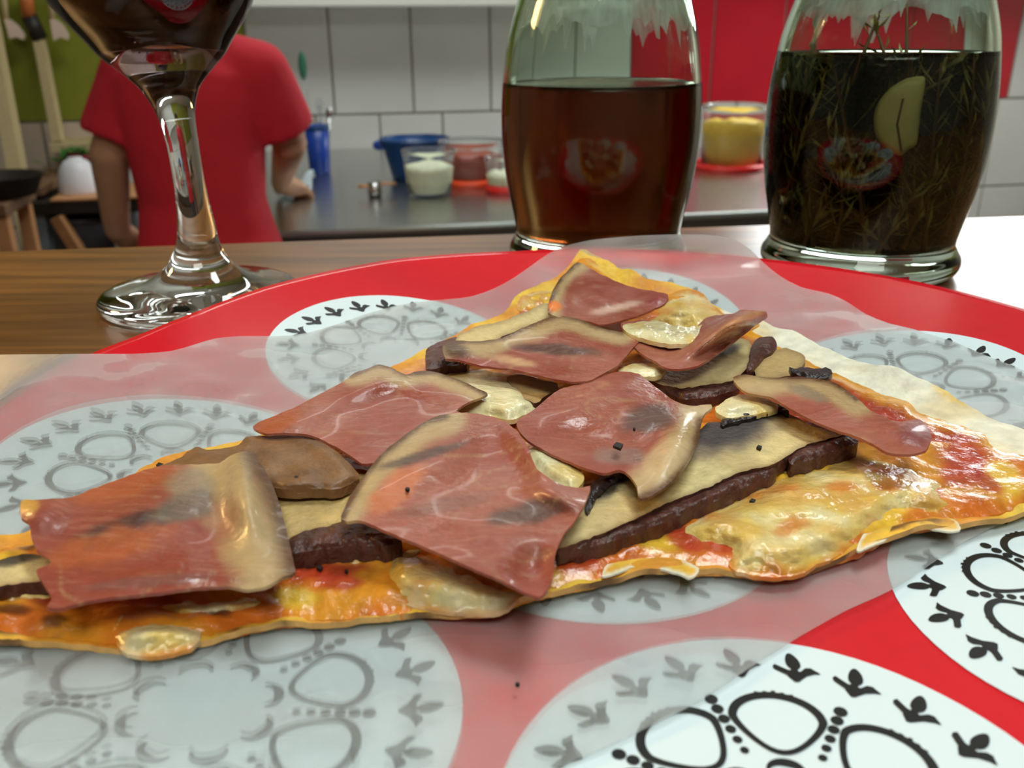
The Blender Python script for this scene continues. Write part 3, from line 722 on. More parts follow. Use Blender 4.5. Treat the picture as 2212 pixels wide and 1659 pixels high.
def mesh2d(outline, step, smooth=True, jag=0.0, seed=0, ystep=None):
    o = crom(outline, step) if smooth else [Vector(p) for p in outline]
    if jag: o = [p + Vector((noise.noise(Vector((p.x * .05, p.y * .05, seed))), noise.noise(Vector((p.x * .05, p.y * .05, seed + 9))))) * jag + Vector((rng.uniform(-1, 1), rng.uniform(-1, 1))) * jag * .25 for p in o]
    poly = np.array([(p.x, p.y) for p in o]); ys = ystep or step
    gx, gy = np.meshgrid(np.arange(poly[:, 0].min() + step / 2, poly[:, 0].max(), step), np.arange(poly[:, 1].min() + ys / 2, poly[:, 1].max(), ys))
    gx = gx + (np.arange(gx.shape[0]) % 2)[:, None] * step * .5
    G = np.c_[gx.ravel(), gy.ravel()]; G = G[inside(G, poly)]
    if len(G): G = G[edge_dist(G, poly) > min(step, ys) * .55]
    allv = [Vector(p) for p in poly] + [Vector(p) for p in G]; nb_ = len(poly)
    V, E_, F_, _, _, _ = geometry.delaunay_2d_cdt(allv, [(i, (i + 1) % nb_) for i in range(nb_)], [tuple(range(nb_))], 1, 1e-4)
    V = [(v.x, v.y) for v in V]
    cnt = {}
    tri = []
    for f in F_:
        f = list(f)
        ar = sum(V[f[i]][0] * V[f[(i + 1) % len(f)]][1] - V[f[(i + 1) % len(f)]][0] * V[f[i]][1] for i in range(len(f)))
        if ar > 0: f = f[::-1]      # image y points down: make the face look up
        tri.append(tuple(f))
        for i in range(len(f)): cnt[(f[i], f[(i + 1) % len(f)])] = 1
    border = [e for e in cnt if (e[1], e[0]) not in cnt]
    d = edge_dist(np.array(V), poly)
    return V, tri, border, d
def sheet(name, outline, step, zfun, thick, mats, parent, paint=None, zbase=None, smooth=True, jag=0.0, seed=0, ystep=None, down=None, from_bottom=False, side_paint=None):
    """outline in photograph pixels, lifted onto zbase + zfun(px, py, edge distance, ground point); a closed solid of the given thickness"""
    V, T, Bd, D = mesh2d(outline, step, smooth, jag, seed, ystep)
    zb = zbase or plate_z; top = []; cols = []
    for (x, y), d in zip(V, D):
        g = surf_pt(x, y, zfun(x, y, d, None) if not from_bottom else from_bottom, zb)
        if from_bottom: g = g + Vector((0, 0, zfun(x, y, d, g)))
        top.append(g)
        if paint: cols.append(paint(x, y, d, g))
    n_ = len(top); bot = [v - Vector((0, 0, thick(v) if callable(thick) else thick)) for v in top]
    vs = top + bot; fs = list(T) + [tuple(i + n_ for i in reversed(f)) for f in T]; mi = [0] * len(T) + [0] * len(T)
    b0 = len(vs); idx = {}
    for e in Bd:
        for i in e:
            if i not in idx: idx[i] = len(vs); vs += [top[i], bot[i]]
    for a, b in Bd: fs.append((idx[b], idx[a], idx[a] + 1, idx[b] + 1)); mi.append(1 if isinstance(mats, (list, tuple)) and len(mats) > 1 else 0)
    col = None
    if paint:
        col = cols + cols; ext = [None] * (len(vs) - b0)
        for i, k in idx.items(): c = side_paint(top[i], cols[i]) if side_paint else cols[i]; ext[k - b0] = c; ext[k + 1 - b0] = c
        col = col + ext
    return mk(name, vs, fs, mats, parent, True, col, mi)
def blob(px, py, b):  # weight of an elliptical patch (x, y, rx, ry, angle)
    x, y, rx, ry, an = b[:5]; c, s = math.cos(math.radians(an)), math.sin(math.radians(an)); dx, dy = px - x, py - y
    u, v = (dx * c + dy * s) / rx, (-dx * s + dy * c) / ry
    return 1 - sstep(.55, 1.15, math.hypot(u, v) + .28 * noise.noise(Vector((px * .022, py * .03, x * .1))))
def mixc(a, b, t): return tuple(a[i] + (b[i] - a[i]) * t for i in range(3))

# ---------------------------------------------------------------- greaseproof paper
def papermat():
    m = bpy.data.materials.new('greaseproof_paper'); m.use_nodes = True; nt = m.node_tree; N = nt.nodes; L = nt.links
    N.remove(N['Principled BSDF'])
    tr = N.new('ShaderNodeBsdfTransparent'); tr.inputs[0].default_value = (.97, .97, .96, 1)
    rf = N.new('ShaderNodeBsdfRefraction'); rf.inputs['Roughness'].default_value = .17; rf.inputs['IOR'].default_value = 1.25
    df = N.new('ShaderNodeBsdfDiffuse'); df.inputs[0].default_value = (*lin(222, 228, 226), 1)
    tl = N.new('ShaderNodeBsdfTranslucent'); tl.inputs[0].default_value = (*lin(225, 228, 226), 1)
    gl = N.new('ShaderNodeBsdfGlossy'); gl.inputs['Roughness'].default_value = .5
    a = N.new('ShaderNodeMixShader'); a.inputs[0].default_value = PAPER_REFR; L.new(tr.outputs[0], a.inputs[1]); L.new(rf.outputs[0], a.inputs[2])
    d = N.new('ShaderNodeMixShader'); d.inputs[0].default_value = .25; L.new(df.outputs[0], d.inputs[1]); L.new(tl.outputs[0], d.inputs[2])
    b = N.new('ShaderNodeMixShader'); L.new(a.outputs[0], b.inputs[1]); L.new(d.outputs[0], b.inputs[2])
    tc = N.new('ShaderNodeTexCoord'); n = N.new('ShaderNodeTexNoise'); n.inputs['Scale'].default_value = 60; n.inputs['Detail'].default_value = 8; L.new(tc.outputs['Object'], n.inputs['Vector'])
    mr = N.new('ShaderNodeMapRange'); mr.inputs[1].default_value = .3; mr.inputs[2].default_value = .7; mr.inputs[3].default_value = PAPER_DIFF - .05; mr.inputs[4].default_value = PAPER_DIFF + .05; L.new(n.outputs['Fac'], mr.inputs[0]); L.new(mr.outputs[0], b.inputs[0])
    lw = N.new('ShaderNodeFresnel'); lw.inputs[0].default_value = 1.13; c = N.new('ShaderNodeMixShader'); L.new(lw.outputs[0], c.inputs[0]); L.new(b.outputs[0], c.inputs[1]); L.new(gl.outputs[0], c.inputs[2])
    L.new(c.outputs[0], N['Material Output'].inputs['Surface']); return m
PAPER_REFR, PAPER_DIFF = .38, .19
M['paper'] = papermat()
def paper_base(x, y):
    r = math.hypot(x - PCX, y - PCY); R_ = rimR(math.atan2(y - PCY, x - PCX))
    if r <= R_: return plate_z(x, y)
    a = math.atan2(y - PCY, x - PCX); k = 1 - sstep(.1, .6, math.sin(a))
    return max(ZB + .0006, rim_z(a) - (.02 + .28 * k) * (r - R_) - 6.0 * k * (r - R_) ** 2)
PAPER = [(-260, 800), (-100, 772), (0, 766), (110, 765), (200, 764), (290, 764), (370, 758), (420, 744), (465, 731), (520, 726), (580, 726), (640, 723), (690, 712), (745, 694), (790, 678), (840, 664), (900, 652), (960, 647), (1020, 640), (1070, 622), (1110, 600), (1150, 572), (1185, 548), (1225, 530), (1280, 518), (1340, 512), (1400, 508), (1480, 506), (1550, 509), (1590, 519), (1622, 540), (1650, 568), (1685, 596), (1730, 620), (1790, 634), (1830, 652), (1870, 678), (1920, 698), (1970, 710), (2060, 738), (2130, 768), (2212, 800), (2420, 900), (2460, 990), (2330, 1045), (2212, 1106), (2080, 1172), (1935, 1268), (1820, 1322), (1710, 1385), (1600, 1455), (1500, 1520), (1390, 1575), (1290, 1622), (1200, 1662), (1000, 1790), (500, 1850), (0, 1850), (-260, 1800), (-330, 1300)]
def paper_lift(x, y, d, g):
    z = .0013
    z += .0075 * math.exp(-(((x - 1430) / 230) ** 2 + ((y - 505) / 55) ** 2))      # far flap stands up over the rim
    z += .0026 * math.exp(-(((x - 180) / 330) ** 2 + ((y - 830) / 130) ** 2))      # loose at the left
    z += .0006 * math.exp(-(((x - 780) / 200) ** 2 + ((y - 760) / 80) ** 2))
    z += .0024 * math.exp(-(((x - 250) / 500) ** 2 + ((y - 1620) / 170) ** 2))     # bulges up at the near edge
    z += .0016 * math.exp(-(((x - 1900) / 200) ** 2 + ((y - 720) / 60) ** 2))
    q = at(x, y, 1.205); z += .0007 * noise.noise(Vector((q.x * 26, q.y * 26, .4))) * sstep(0, 120, d) + .0003 * noise.noise(Vector((q.x * 90, q.y * 90, 1.4)))
    return max(z, .0009)
paper = sheet('greaseproof_paper', PAPER, 18, paper_lift, .00008, M['paper'], None, zbase=paper_base, ystep=11)
tag(paper, 'translucent sheet of greaseproof paper between the red plate and the pizza', 'paper')

# ---------------------------------------------------------------- pizza
PZT = .0021                                           # pizza underside above the plate (it lies on the paper)
pizza = empty('pizza', surf_pt(1200, 1050, PZT, plate_z), 'thin triangular piece of pizza with ham and mushrooms on greaseproof paper', 'pizza')
C_DOUGH, C_FLOUR = lin(222, 194, 130), lin(234, 232, 208)
C_YEL, C_GOLD, C_ORG, C_RED, C_BURN = lin(232, 190, 62), lin(218, 146, 40), lin(206, 108, 30), lin(176, 52, 34), lin(60, 30, 22)
C_CHZ, C_CHZ2 = lin(228, 202, 128), lin(214, 160, 70)
CRUST = [(1255, 551), (1292, 562), (1335, 592), (1385, 618), (1440, 628), (1500, 636), (1545, 668), (1600, 690), (1650, 704), (1720, 732), (1800, 770), (1900, 812), (2000, 852), (2100, 897), (2212, 948), (2330, 1000), (2400, 1050), (2330, 1090), (2212, 1122), (2130, 1140), (2040, 1160), (1960, 1180), (1880, 1200), (1790, 1232), (1730, 1246), (1660, 1254), (1580, 1250), (1480, 1252), (1400, 1258), (1320, 1268), (1230, 1288), (1150, 1305), (1085, 1328), (1000, 1340), (900, 1340), (800, 1352), (700, 1360), (600, 1366), (520, 1382), (440, 1402), (370, 1412), (300, 1416), (200, 1410), (100, 1402), (0, 1400), (-120, 1400), (-200, 1330), (-160, 1240), (-60, 1188), (10, 1172), (70, 1160), (130, 1120), (200, 1085), (330, 1012), (420, 985), (520, 965), (600, 935), (700, 880), (820, 815), (930, 760), (1000, 722), (1090, 680), (1112, 652), (1125, 636), (1160, 626), (1195, 612), (1225, 585)]
FOLDS = [(1395, 1240, 62, 14), (1960, 1150, 90, 16)]  # where the lower edge has curled open
def crust_z(x, y, d, g):
    z = .0015 + .0004 * noise.noise(Vector((g.x * 90, g.y * 90, 3.1))) + .0003 * noise.noise(Vector((g.x * 260, g.y * 260, 5.1)))
    z += .0012 * (1 - sstep(0, 40, d)) * noise.noise(Vector((g.x * 120, g.y * 120, 8.0)))
    for fx, fy, rx, ry in FOLDS: z += .0022 * math.exp(-((x - fx) / rx) ** 2) * (1 - sstep(4, 46, d))
    return max(z, .0008)
def crust_c(x, y, d, g):
    c = mixc(C_YEL, C_GOLD, sstep(-.25, .35, noise.noise(Vector((g.x * 70, g.y * 70, 1.3)))))
    if x > 1560 and y < 1080: c = mixc(C_FLOUR, C_DOUGH, sstep(-.1, .5, noise.noise(Vector((g.x * 60, g.y * 60, 4)))) * .6)
    c = mixc(c, C_GOLD, .8 * blob(1575, 1000 - 130, 30, 10, 0)) if False else c
    for b in ((2060, 872, 55, 16, 15), ): c = mixc(c, C_YEL, .8 * blob(x, y, b))
    for b in ((30, 1380, 60, 14, 0), (120, 1350, 70, 18, 0), (330, 1300, 30, 10, 0), (490, 1375, 40, 14, 0), (1960, 1160, 90, 10, -10), (1060, 1330, 30, 9, -10)): c = mixc(c, C_BURN, .85 * blob(x, y, b))
    return c
def crust_side(v, c):
    t = noise.noise(v * 160); return mixc(mixc(C_DOUGH, C_GOLD, .5), C_BURN, sstep(.12, .5, t) * .8)
M['crust'] = mat('baked_crust', attr=True, rough=.6, noise_amt=.18, nscale=260, bump=.5, bscale=420, sss=.08)
M['sauce'] = mat('oily_sauce', attr=True, rough=.26, noise_amt=.22, nscale=300, bump=.45, bscale=360, sss=.1, coat=.25)
M['cheese'] = mat('melted_cheese', attr=True, rough=.24, noise_amt=.12, nscale=320, bump=.4, bscale=520, sss=.25, sssr=.003, coat=.3, rvar=.5)
M['ham'] = mat('cured_ham', attr=True, rough=.38, spec=.4, noise_amt=.10, nscale=420, bump=.22, bscale=520, sss=.2, sssr=.002, coat=.12, rvar=.45, fibre=.16)
M['mush_flesh'] = mat('mushroom_flesh', attr=True, rough=.6, noise_amt=.14, nscale=420, bump=.5, bscale=700, sss=.1)
M['mush_skin'] = mat('mushroom_skin', lin(84, 48, 38), .42, noise_amt=.4, nscale=380, bump=.8, bscale=420)
M['gills'] = mat('mushroom_gills', lin(44, 34, 34), .35, noise_amt=.5, nscale=300, nstretch=(1, 5, 1), bump=.8, bscale=500)
M['burnt'] = mat('burnt_speck', lin(26, 16, 12), .6)
M['mush_flap'] = mat('mushroom_flap', lin(128, 92, 56), .45, noise_amt=.35, nscale=140, bump=.25, bscale=800, sss=.1)
sheet('crust', CRUST, 11, crust_z, lambda v: .0012, M['crust'], pizza, crust_c, from_bottom=PZT, jag=2.2, seed=2, ystep=8, side_paint=crust_side)
# tomato sauce and oily yellow cheese film over the dough
SAUCE = [(1262, 566), (1330, 604), (1380, 626), (1440, 634), (1500, 642), (1545, 678), (1600, 705), (1640, 735), (1690, 765), (1760, 800), (1820, 826), (1900, 862), (1960, 880), (1985, 905), (2050, 925), (2120, 950), (2150, 985), (2212, 1000), (2300, 1040), (2290, 1096), (2212, 1112), (2130, 1130), (2060, 1146), (2010, 1152), (1950, 1160), (1900, 1180), (1850, 1210), (1790, 1228), (1730, 1244), (1660, 1252), (1580, 1250), (1500, 1248), (1450, 1238), (1390, 1234), (1330, 1250), (1290, 1272), (1230, 1286), (1150, 1303), (1085, 1326), (1000, 1338), (900, 1338), (800, 1350), (700, 1357), (600, 1362), (520, 1379), (440, 1398), (370, 1408), (300, 1412), (200, 1404), (100, 1394), (0, 1390), (-100, 1380), (-120, 1260), (20, 1200), (90, 1180), (200, 1110), (340, 1035), (560, 965), (700, 900), (880, 805), (1010, 745), (1110, 690), (1130, 650), (1200, 625)]
RED = [(2075, 1020, 62, 60, 15), (2000, 1090, 40, 30, -30), (1900, 1085, 90, 22, -10), (1880, 920, 110, 30, 28), (1690, 800, 60, 22, 25), (1240, 1240, 60, 32, 0), (1480, 1190, 60, 26, 20), (1560, 1205, 46, 22, 0), (700, 1265, 110, 20, -5), (740, 1290, 60, 20, 0), (250, 1322, 100, 22, -3), (360, 1330, 60, 16, 0), (1000, 1300, 80, 20, 0), (1130, 700, 20, 14, 0), (2130, 1070, 50, 16, 35), (120, 1320, 70, 20, 0), (560, 1300, 40, 22, 0)]
YEL = [(1900, 1140, 70, 34, -20), (2160, 1060, 60, 42, 30), (640, 1320, 58, 24, 0), (690, 1225, 70, 18, 0), (1350, 1180, 80, 26, -10), (1420, 1195, 60, 24, 0), (1180, 1270, 40, 12, 0), (1760, 1050, 100, 40, 0), (1180, 655, 60, 26, -15), (1320, 605, 60, 14, 28), (450, 1290, 40, 16, 0), (30, 1250, 50, 30, 0)]
def sauce_c(x, y, d, g):
    n1 = noise.noise(Vector((g.x * 85, g.y * 85, 6.2)))
    c = mixc(C_GOLD, C_ORG, sstep(-.2, .4, n1))
    if x > 1560 and y < 980: c = mixc(lin(228, 156, 34), lin(172, 68, 34), sstep(10, 40, d))
    for b in YEL: c = mixc(c, C_YEL, .9 * blob(x, y, b))
    for b in RED: c = mixc(c, C_RED, .85 * blob(x, y, b))
    for b in ((480, 1355, 30, 12, 0), (40, 1350, 60, 16, 0), (130, 1372, 36, 12, 0), (70, 1210, 30, 10, 0)): c = mixc(c, C_BURN, .8 * blob(x, y, b))
    return c
def sauce_z(x, y, d, g):
    e = sstep(0, 26, d); return .0016 + e * (.0013 + .0009 * noise.noise(Vector((g.x * 110, g.y * 110, 2.2))) + .0005 * noise.noise(Vector((g.x * 300, g.y * 300, 7.2))))
sheet('tomato_sauce', SAUCE, 8, sauce_z, lambda v: .0013, M['sauce'], pizza, sauce_c, from_bottom=PZT, jag=3.5, seed=5, ystep=6)
# cheese
def cheese(outl, h, tone, seed, step=8, base=.0026, lump=1.0):
    hi = base > .005
    def cz(x, y, d, g):
        if g is None: g = at(x, y, 1.209)
        b1 = noise.noise(Vector((g.x * 150, g.y * 150, seed))); b2 = noise.noise(Vector((g.x * 250, g.y * 250, seed + 2)))
        return PZT + (base if hi else .0021 + (base - .0008) * sstep(0, 60, d)) + h * (sstep(-8, 34, d) if hi else .75 * sstep(-4, 64, d)) * (1 + .5 * lump * b1) + lump * sstep(0, 14, d) * (.0007 * max(0, b2) + .0003 * noise.noise(Vector((g.x * 700, g.y * 700, seed))))
    def cc(x, y, d, g):
        if hi: return mixc(lin(232, 224, 178), mixc(C_CHZ, C_YEL, .4), .75 * sstep(-.1, .45, noise.noise(Vector((g.x * 110, g.y * 110, seed + 1)))) + .25 * (1 - sstep(0, 12, d)))
        n1, n2 = noise.noise(Vector((g.x * 130, g.y * 130, seed + 3))), noise.noise(Vector((g.x * 120, g.y * 120, seed + 8)))
        c = mixc(C_CHZ, C_CHZ2, min(1, tone * (sstep(-.3, .4, n1)) + (1 - sstep(0, 30, d)) * .6)); c = mixc(c, mixc(C_GOLD, C_ORG, .5), .75 * (1 - sstep(0, 15, d)))
        c = mixc(c, C_ORG, tone * .8 * sstep(.12, .4, n2)); c = mixc(c, C_YEL, .5 * tone * sstep(.1, .4, -n2)); return mixc(c, lin(236, 226, 184), .6 * sstep(.12, .5, -n1))
    return sheet('melted_cheese', outl, step, cz, .0012 if hi else .0008, M['cheese'], pizza, cc, jag=3.0, seed=seed, ystep=6)
cheese([(1455, 1150), (1478, 1110), (1560, 1074), (1640, 1036), (1690, 1012), (1760, 992), (1850, 976), (1930, 986), (1985, 1010), (2035, 1042), (2062, 1080), (2058, 1106), (2010, 1118), (1950, 1116), (1900, 1140), (1850, 1178), (1800, 1206), (1760, 1222), (1730, 1240), (1680, 1246), (1620, 1242), (1580, 1228), (1565, 1195), (1500, 1178)], .0018, .75, 1)
cheese([(848, 1180), (900, 1188), (960, 1206), (1040, 1236), (1105, 1270), (1122, 1292), (1080, 1322), (1000, 1324), (920, 1314), (860, 1300), (826, 1262), (826, 1212)], .0020, .7, 2)
cheese([(248, 1372), (262, 1346), (296, 1328), (340, 1324), (388, 1332), (424, 1352), (434, 1376), (412, 1398), (370, 1412), (320, 1418), (276, 1412), (254, 1396)], .0026, .5, 3, 6, base=.0016)
cheese([(190, 1310), (300, 1296), (480, 1280), (600, 1270), (630, 1284), (560, 1330), (420, 1342), (300, 1326), (205, 1344)], .0014, .9, 4)
cheese([(640, 1200), (760, 1186), (870, 1172), (930, 1186), (880, 1222), (800, 1232), (700, 1230), (650, 1224)], .0012, .35, 5)
cheese([(958, 812), (1040, 800), (1110, 815), (1150, 850), (1160, 880), (1110, 905), (1060, 900), (1000, 892), (958, 862)], .0024, .3, 6, base=.0060, lump=.45)
cheese([(1385, 692), (1440, 640), (1480, 624), (1520, 636), (1560, 676), (1640, 700), (1560, 730), (1480, 724), (1430, 712)], .0040, .6, 7, 6, base=.0024)
cheese([(1118, 668), (1122, 645), (1150, 632), (1190, 628), (1196, 650), (1170, 668), (1140, 676)], .0018, .6, 8, 6)
cheese([(1335, 800), (1370, 786), (1420, 784), (1440, 796), (1420, 812), (1370, 814)], .0022, .0, 9, 6, base=.0098, lump=.2)
cheese([(1545, 880), (1600, 852), (1670, 866), (1680, 884), (1620, 896), (1570, 902)], .0020, .0, 10, 6, base=.0085, lump=.3)
cheese([(1150, 965), (1190, 972), (1240, 1004), (1262, 1032), (1240, 1060), (1180, 1040), (1150, 1000)], .0020, .05, 11, 6, base=.0095, lump=.3)
cheese([(1440, 1110), (1490, 1085), (1510, 1110), (1498, 1150), (1460, 1160), (1400, 1150)], .0018, .05, 12, 6)
glare_patch = cheese([(1345, 706), (1370, 696), (1410, 692), (1450, 700), (1490, 706), (1526, 700), (1540, 712), (1520, 728), (1490, 742), (1440, 742), (1400, 734), (1362, 722)], .0009, .0, 19, 6, base=.0142, lump=1.2); glare_patch['label'] = 'shiny cheese patch added on the curled ham to catch lamp glare'  # pale patch added over the ham so the lamp glare shows there
glare_patch.data.materials[0] = mat('glare_cheese', attr=True, rough=.18, bump=.6, bscale=260, coat=1.0, sss=.2)
cheese([(-60, 1268), (40, 1255), (110, 1275), (130, 1300), (60, 1312), (-60, 1308)], .0022, .3, 13)
cheese([(230, 1345), (262, 1312), (285, 1310), (276, 1345), (256, 1372)], .0028, .2, 14, 6)
cheese([(1280, 1205), (1310, 1178), (1350, 1172), (1330, 1205), (1300, 1225)], .0014, .1, 15, 6)
cheese([(1660, 1020), (1680, 985), (1700, 990), (1716, 1020), (1700, 1040)], .0042, .0, 16, 6, lump=.2)

# ---------------------------------------------------------------- mushroom slices
C_FL, C_FL2, C_BR, C_DK = lin(214, 196, 138), lin(186, 158, 100), lin(120, 84, 50), lin(34, 28, 28)
def mushroom(outl, top, thick, darks=(), tone=0.0, step=8, lifts=(), label=None, flesh=None, seed=0):
    root = None
    def mz(x, y, d, g):
        z = top + .00035 * noise.noise(Vector((x * .02, y * .03, seed)))
        for lx, ly, rx, ry, h in lifts: z += h * math.exp(-(((x - lx) / rx) ** 2 + ((y - ly) / ry) ** 2))
        return z
    def mc(x, y, d, g):
        n1 = noise.noise(Vector((g.x * 90, g.y * 90, seed + 2.5)))
        c = mixc(flesh or C_FL, C_FL2, min(1, tone + .5 * sstep(-.1, .5, n1)))
        c = mixc(c, C_BR, .55 * (1 - sstep(0, 12, d)))
        for b in darks: c = mixc(c, C_DK if len(b) < 6 else b[5], .93 * blob(x, y, b))
        return c
    o = sheet('mushroom_slice', outl, step, mz, thick, [M['mush_flesh'], M['mush_skin']], pizza, mc, jag=3, seed=seed, ystep=6)
    if label: o['label'] = label
    return o
def band(parent, pts, w0, top, thick, mname='cap_skin', m='mush_skin', seed=1):
    """curled dark skin along a slice edge: pts = upper pixel line, w0 = pixel width"""
    poly = pts + [(x + 1, y + w) for (x, y), w in reversed(list(zip(pts, w0)))]
    return sheet(mname, poly, 7, lambda x, y, d, g: top + .0010 * sstep(0, 14, d) + (.0005 if mname != 'cap_flap' else .0009) * noise.noise(Vector((x, y * 1.4, seed)) * (.06 if mname != 'cap_flap' else .016)), thick, M[m], parent, jag=5.0 if m == 'gills' else 2.5, seed=seed, ystep=5)
m1 = mushroom([(1200, 1176), (1236, 1128), (1262, 1095), (1275, 1060), (1300, 1028), (1345, 1015), (1400, 1000), (1470, 960), (1514, 930), (1528, 912), (1575, 912), (1600, 888), (1668, 878), (1708, 895), (1750, 918), (1790, 930), (1838, 934), (1790, 948), (1745, 960), (1712, 976), (1672, 1002), (1594, 1022), (1529, 1052), (1442, 1087), (1366, 1124), (1271, 1163), (1206, 1186)], .0092, .0034,
    darks=[(1560, 945, 150, 46, -14, lin(128, 112, 92)), (1565, 928, 110, 38, -14, lin(58, 52, 54)), (1650, 890, 70, 18, -4), (1296, 1052, 70, 34, -35), (1335, 1028, 66, 20, -18)], label='large pale mushroom slice with dark gills and brown rim', seed=1)
band(m1, [(1203, 1178), (1271, 1160), (1366, 1122), (1442, 1085), (1529, 1050), (1594, 1020), (1672, 1000)], [10, 22, 34, 38, 40, 38, 22], .0078, .0042, seed=2)
band(m1, [(1706, 980), (1740, 960), (1790, 944), (1826, 932), (1852, 948)], [22, 36, 34, 34, 8], .0084, .0042, seed=3)
band(m1, [(1560, 905), (1590, 890), (1640, 880), (1680, 872), (1704, 884)], [16, 22, 18, 14, 8], .0102, .0012, 'gills', 'gills', seed=4)
band(m1, [(1268, 1062), (1290, 1034), (1318, 1020), (1350, 1012), (1372, 1018)], [50, 40, 26, 16, 8], .0098, .0012, 'gills', 'gills', seed=5)
m2 = mushroom([(585, 1050), (640, 1056), (700, 1052), (772, 1024), (796, 1030), (764, 1075), (744, 1118), (760, 1126), (700, 1142), (655, 1152), (622, 1168), (606, 1110)], .0082, .0030, tone=.35, label='tan mushroom slice beside the front ham slice', flesh=lin(206, 180, 112), seed=6)
band(m2, [(622, 1166), (655, 1148), (700, 1138), (770, 1122), (820, 1142), (868, 1166)], [32, 44, 48, 56, 38, 6], .0084, .0034, seed=7)
band(m2, [(338, 1010), (385, 990), (422, 966), (455, 972), (510, 964), (532, 944), (575, 941), (640, 938), (690, 952), (735, 982), (775, 1022)], [4, 24, 50, 60, 90, 108, 112, 120, 104, 74, 12], .0112, .0020, 'cap_flap', 'mush_flap' if 'mush_flap' in M else 'mush_skin', seed=8)['label'] = 'brown leathery cap flap'
m3 = mushroom([(1388, 812), (1436, 800), (1500, 795), (1547, 756), (1592, 730), (1618, 737), (1624, 760), (1612, 797), (1584, 822), (1532, 832), (1470, 838), (1428, 830)], .0094, .0026, darks=[(1562, 758, 44, 15, -14)], label='pale mushroom slice under the curled ham', seed=9)
band(m3, [(1430, 828), (1473, 836), (1532, 832), (1584, 820), (1600, 812)], [12, 26, 26, 24, 6], .0080, .003, seed=10)
band(m3, [(1612, 800), (1622, 752), (1640, 728), (1668, 728), (1678, 744)], [4, 46, 52, 30, 4], .0094, .003, seed=11)
m4 = mushroom([(984, 735), (991, 722), (1028, 706), (1073, 696), (1117, 680), (1184, 655), (1192, 690), (1121, 712), (1065, 738), (1040, 750), (990, 748)], .0112, .0026, tone=.1, label='pale folded mushroom slice at the far edge', seed=12)
band(m4, [(920, 758), (936, 744), (958, 736), (985, 728), (1010, 744)], [38, 52, 56, 62, 40], .0105, .0040, seed=13)
m5 = mushroom([(1095, 815), (1122, 808), (1170, 820), (1204, 828), (1206, 842), (1178, 856), (1160, 872), (1130, 858), (1110, 840)], .0098, .0016, tone=1, flesh=lin(128, 84, 56), label='small brown mushroom piece', seed=14)
m6 = mushroom([(1712, 800), (1740, 796), (1770, 796), (1795, 800), (1794, 814), (1770, 822), (1735, 822)], .0108, .0012, darks=[(1750, 808, 120, 60, 0, (.006, .006, .009))], label='charred blue black mushroom end', seed=15)
band(m6, [(1706, 791), (1722, 796), (1745, 792), (1765, 797), (1786, 793), (1797, 800)], [6, 16, 26, 22, 24, 8], .0124, .0014, 'gills', 'gills', seed=21)
m7 = mushroom([(-120, 1235), (0, 1208), (70, 1196), (110, 1215), (120, 1250), (60, 1258), (-100, 1275)], .0078, .0024, darks=[(20, 1208, 90, 16, -8)], tone=.2, label='mushroom slice with dark gills at the left edge', seed=16)
mushroom([(1630, 800), (1650, 770), (1700, 752), (1740, 772), (1730, 800), (1690, 816), (1640, 820)], .0085, .0014, tone=1, flesh=lin(198, 108, 58), label='small orange brown flake', seed=17)

# ---------------------------------------------------------------- ham slices
H_RED, H_PINK, H_ORG, H_FAT, H_RIND, H_GREY = lin(146, 72, 56), lin(168, 106, 86), lin(172, 92, 52), lin(184, 162, 116), lin(84, 50, 26), lin(76, 66, 62)
def ham(outl, top, lifts=(), fat=(), rind=(), grey=(), extra=(), tone=0.0, label=None, seed=0, step=8, thick=.0006):
    R_ = [Vector(p) for p in rind]
    def hz(x, y, d, g):
        z = top + .0004 * noise.noise(Vector((x * .012, y * .02, seed)))
        for lx, ly, rx, ry, an, h in lifts:
            c, s = math.cos(math.radians(an)), math.sin(math.radians(an)); u, v = ((x - lx) * c + (y - ly) * s) / rx, (-(x - lx) * s + (y - ly) * c) / ry
            z += h * math.exp(-u * u - v * v)
        return z
    def pd(x, y):
        p = Vector((x, y)); m = 1e9
        for i in range(len(R_) - 1):
            ab = R_[i + 1] - R_[i]; t = max(0, min(1, (p - R_[i]).dot(ab) / ab.length_squared)); m = min(m, (p - R_[i] - ab * t).length)
        return m
    def hc_(x, y, d, g):
        n1 = noise.noise(Vector((g.x * 55, g.y * 55, seed + 1.5)))
        c = mixc(H_RED, H_PINK, sstep(-.3, .45, n1) * .6 + tone)
        v = abs(noise.noise(Vector((g.x * 75 + n1 * 1.2, g.y * 75, seed + 4.4)))) ; c = mixc(c, H_FAT, .34 * (1 - sstep(.0, .035, v)) * sstep(-.35, .15, noise.noise(Vector((g.x * 40, g.y * 40, seed + 9)))))
        if R_:
            q = pd(x, y); wv = fat * (1 + .35 * noise.noise(Vector((x * .015, y * .015, seed + 7))))
            c = mixc(c, H_FAT, .9 * (1 - sstep(wv * .6, wv * 1.2, q))); c = mixc(c, H_RIND, .95 * (1 - sstep(3, max(12, wv * .32), q)))
        for b in grey: c = mixc(c, b[5] if len(b) > 5 else H_GREY, .8 * blob(x, y, b))
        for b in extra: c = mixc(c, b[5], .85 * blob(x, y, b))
        return c
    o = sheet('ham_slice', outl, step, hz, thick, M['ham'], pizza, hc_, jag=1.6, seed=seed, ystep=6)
    if label: o['label'] = label
    return o
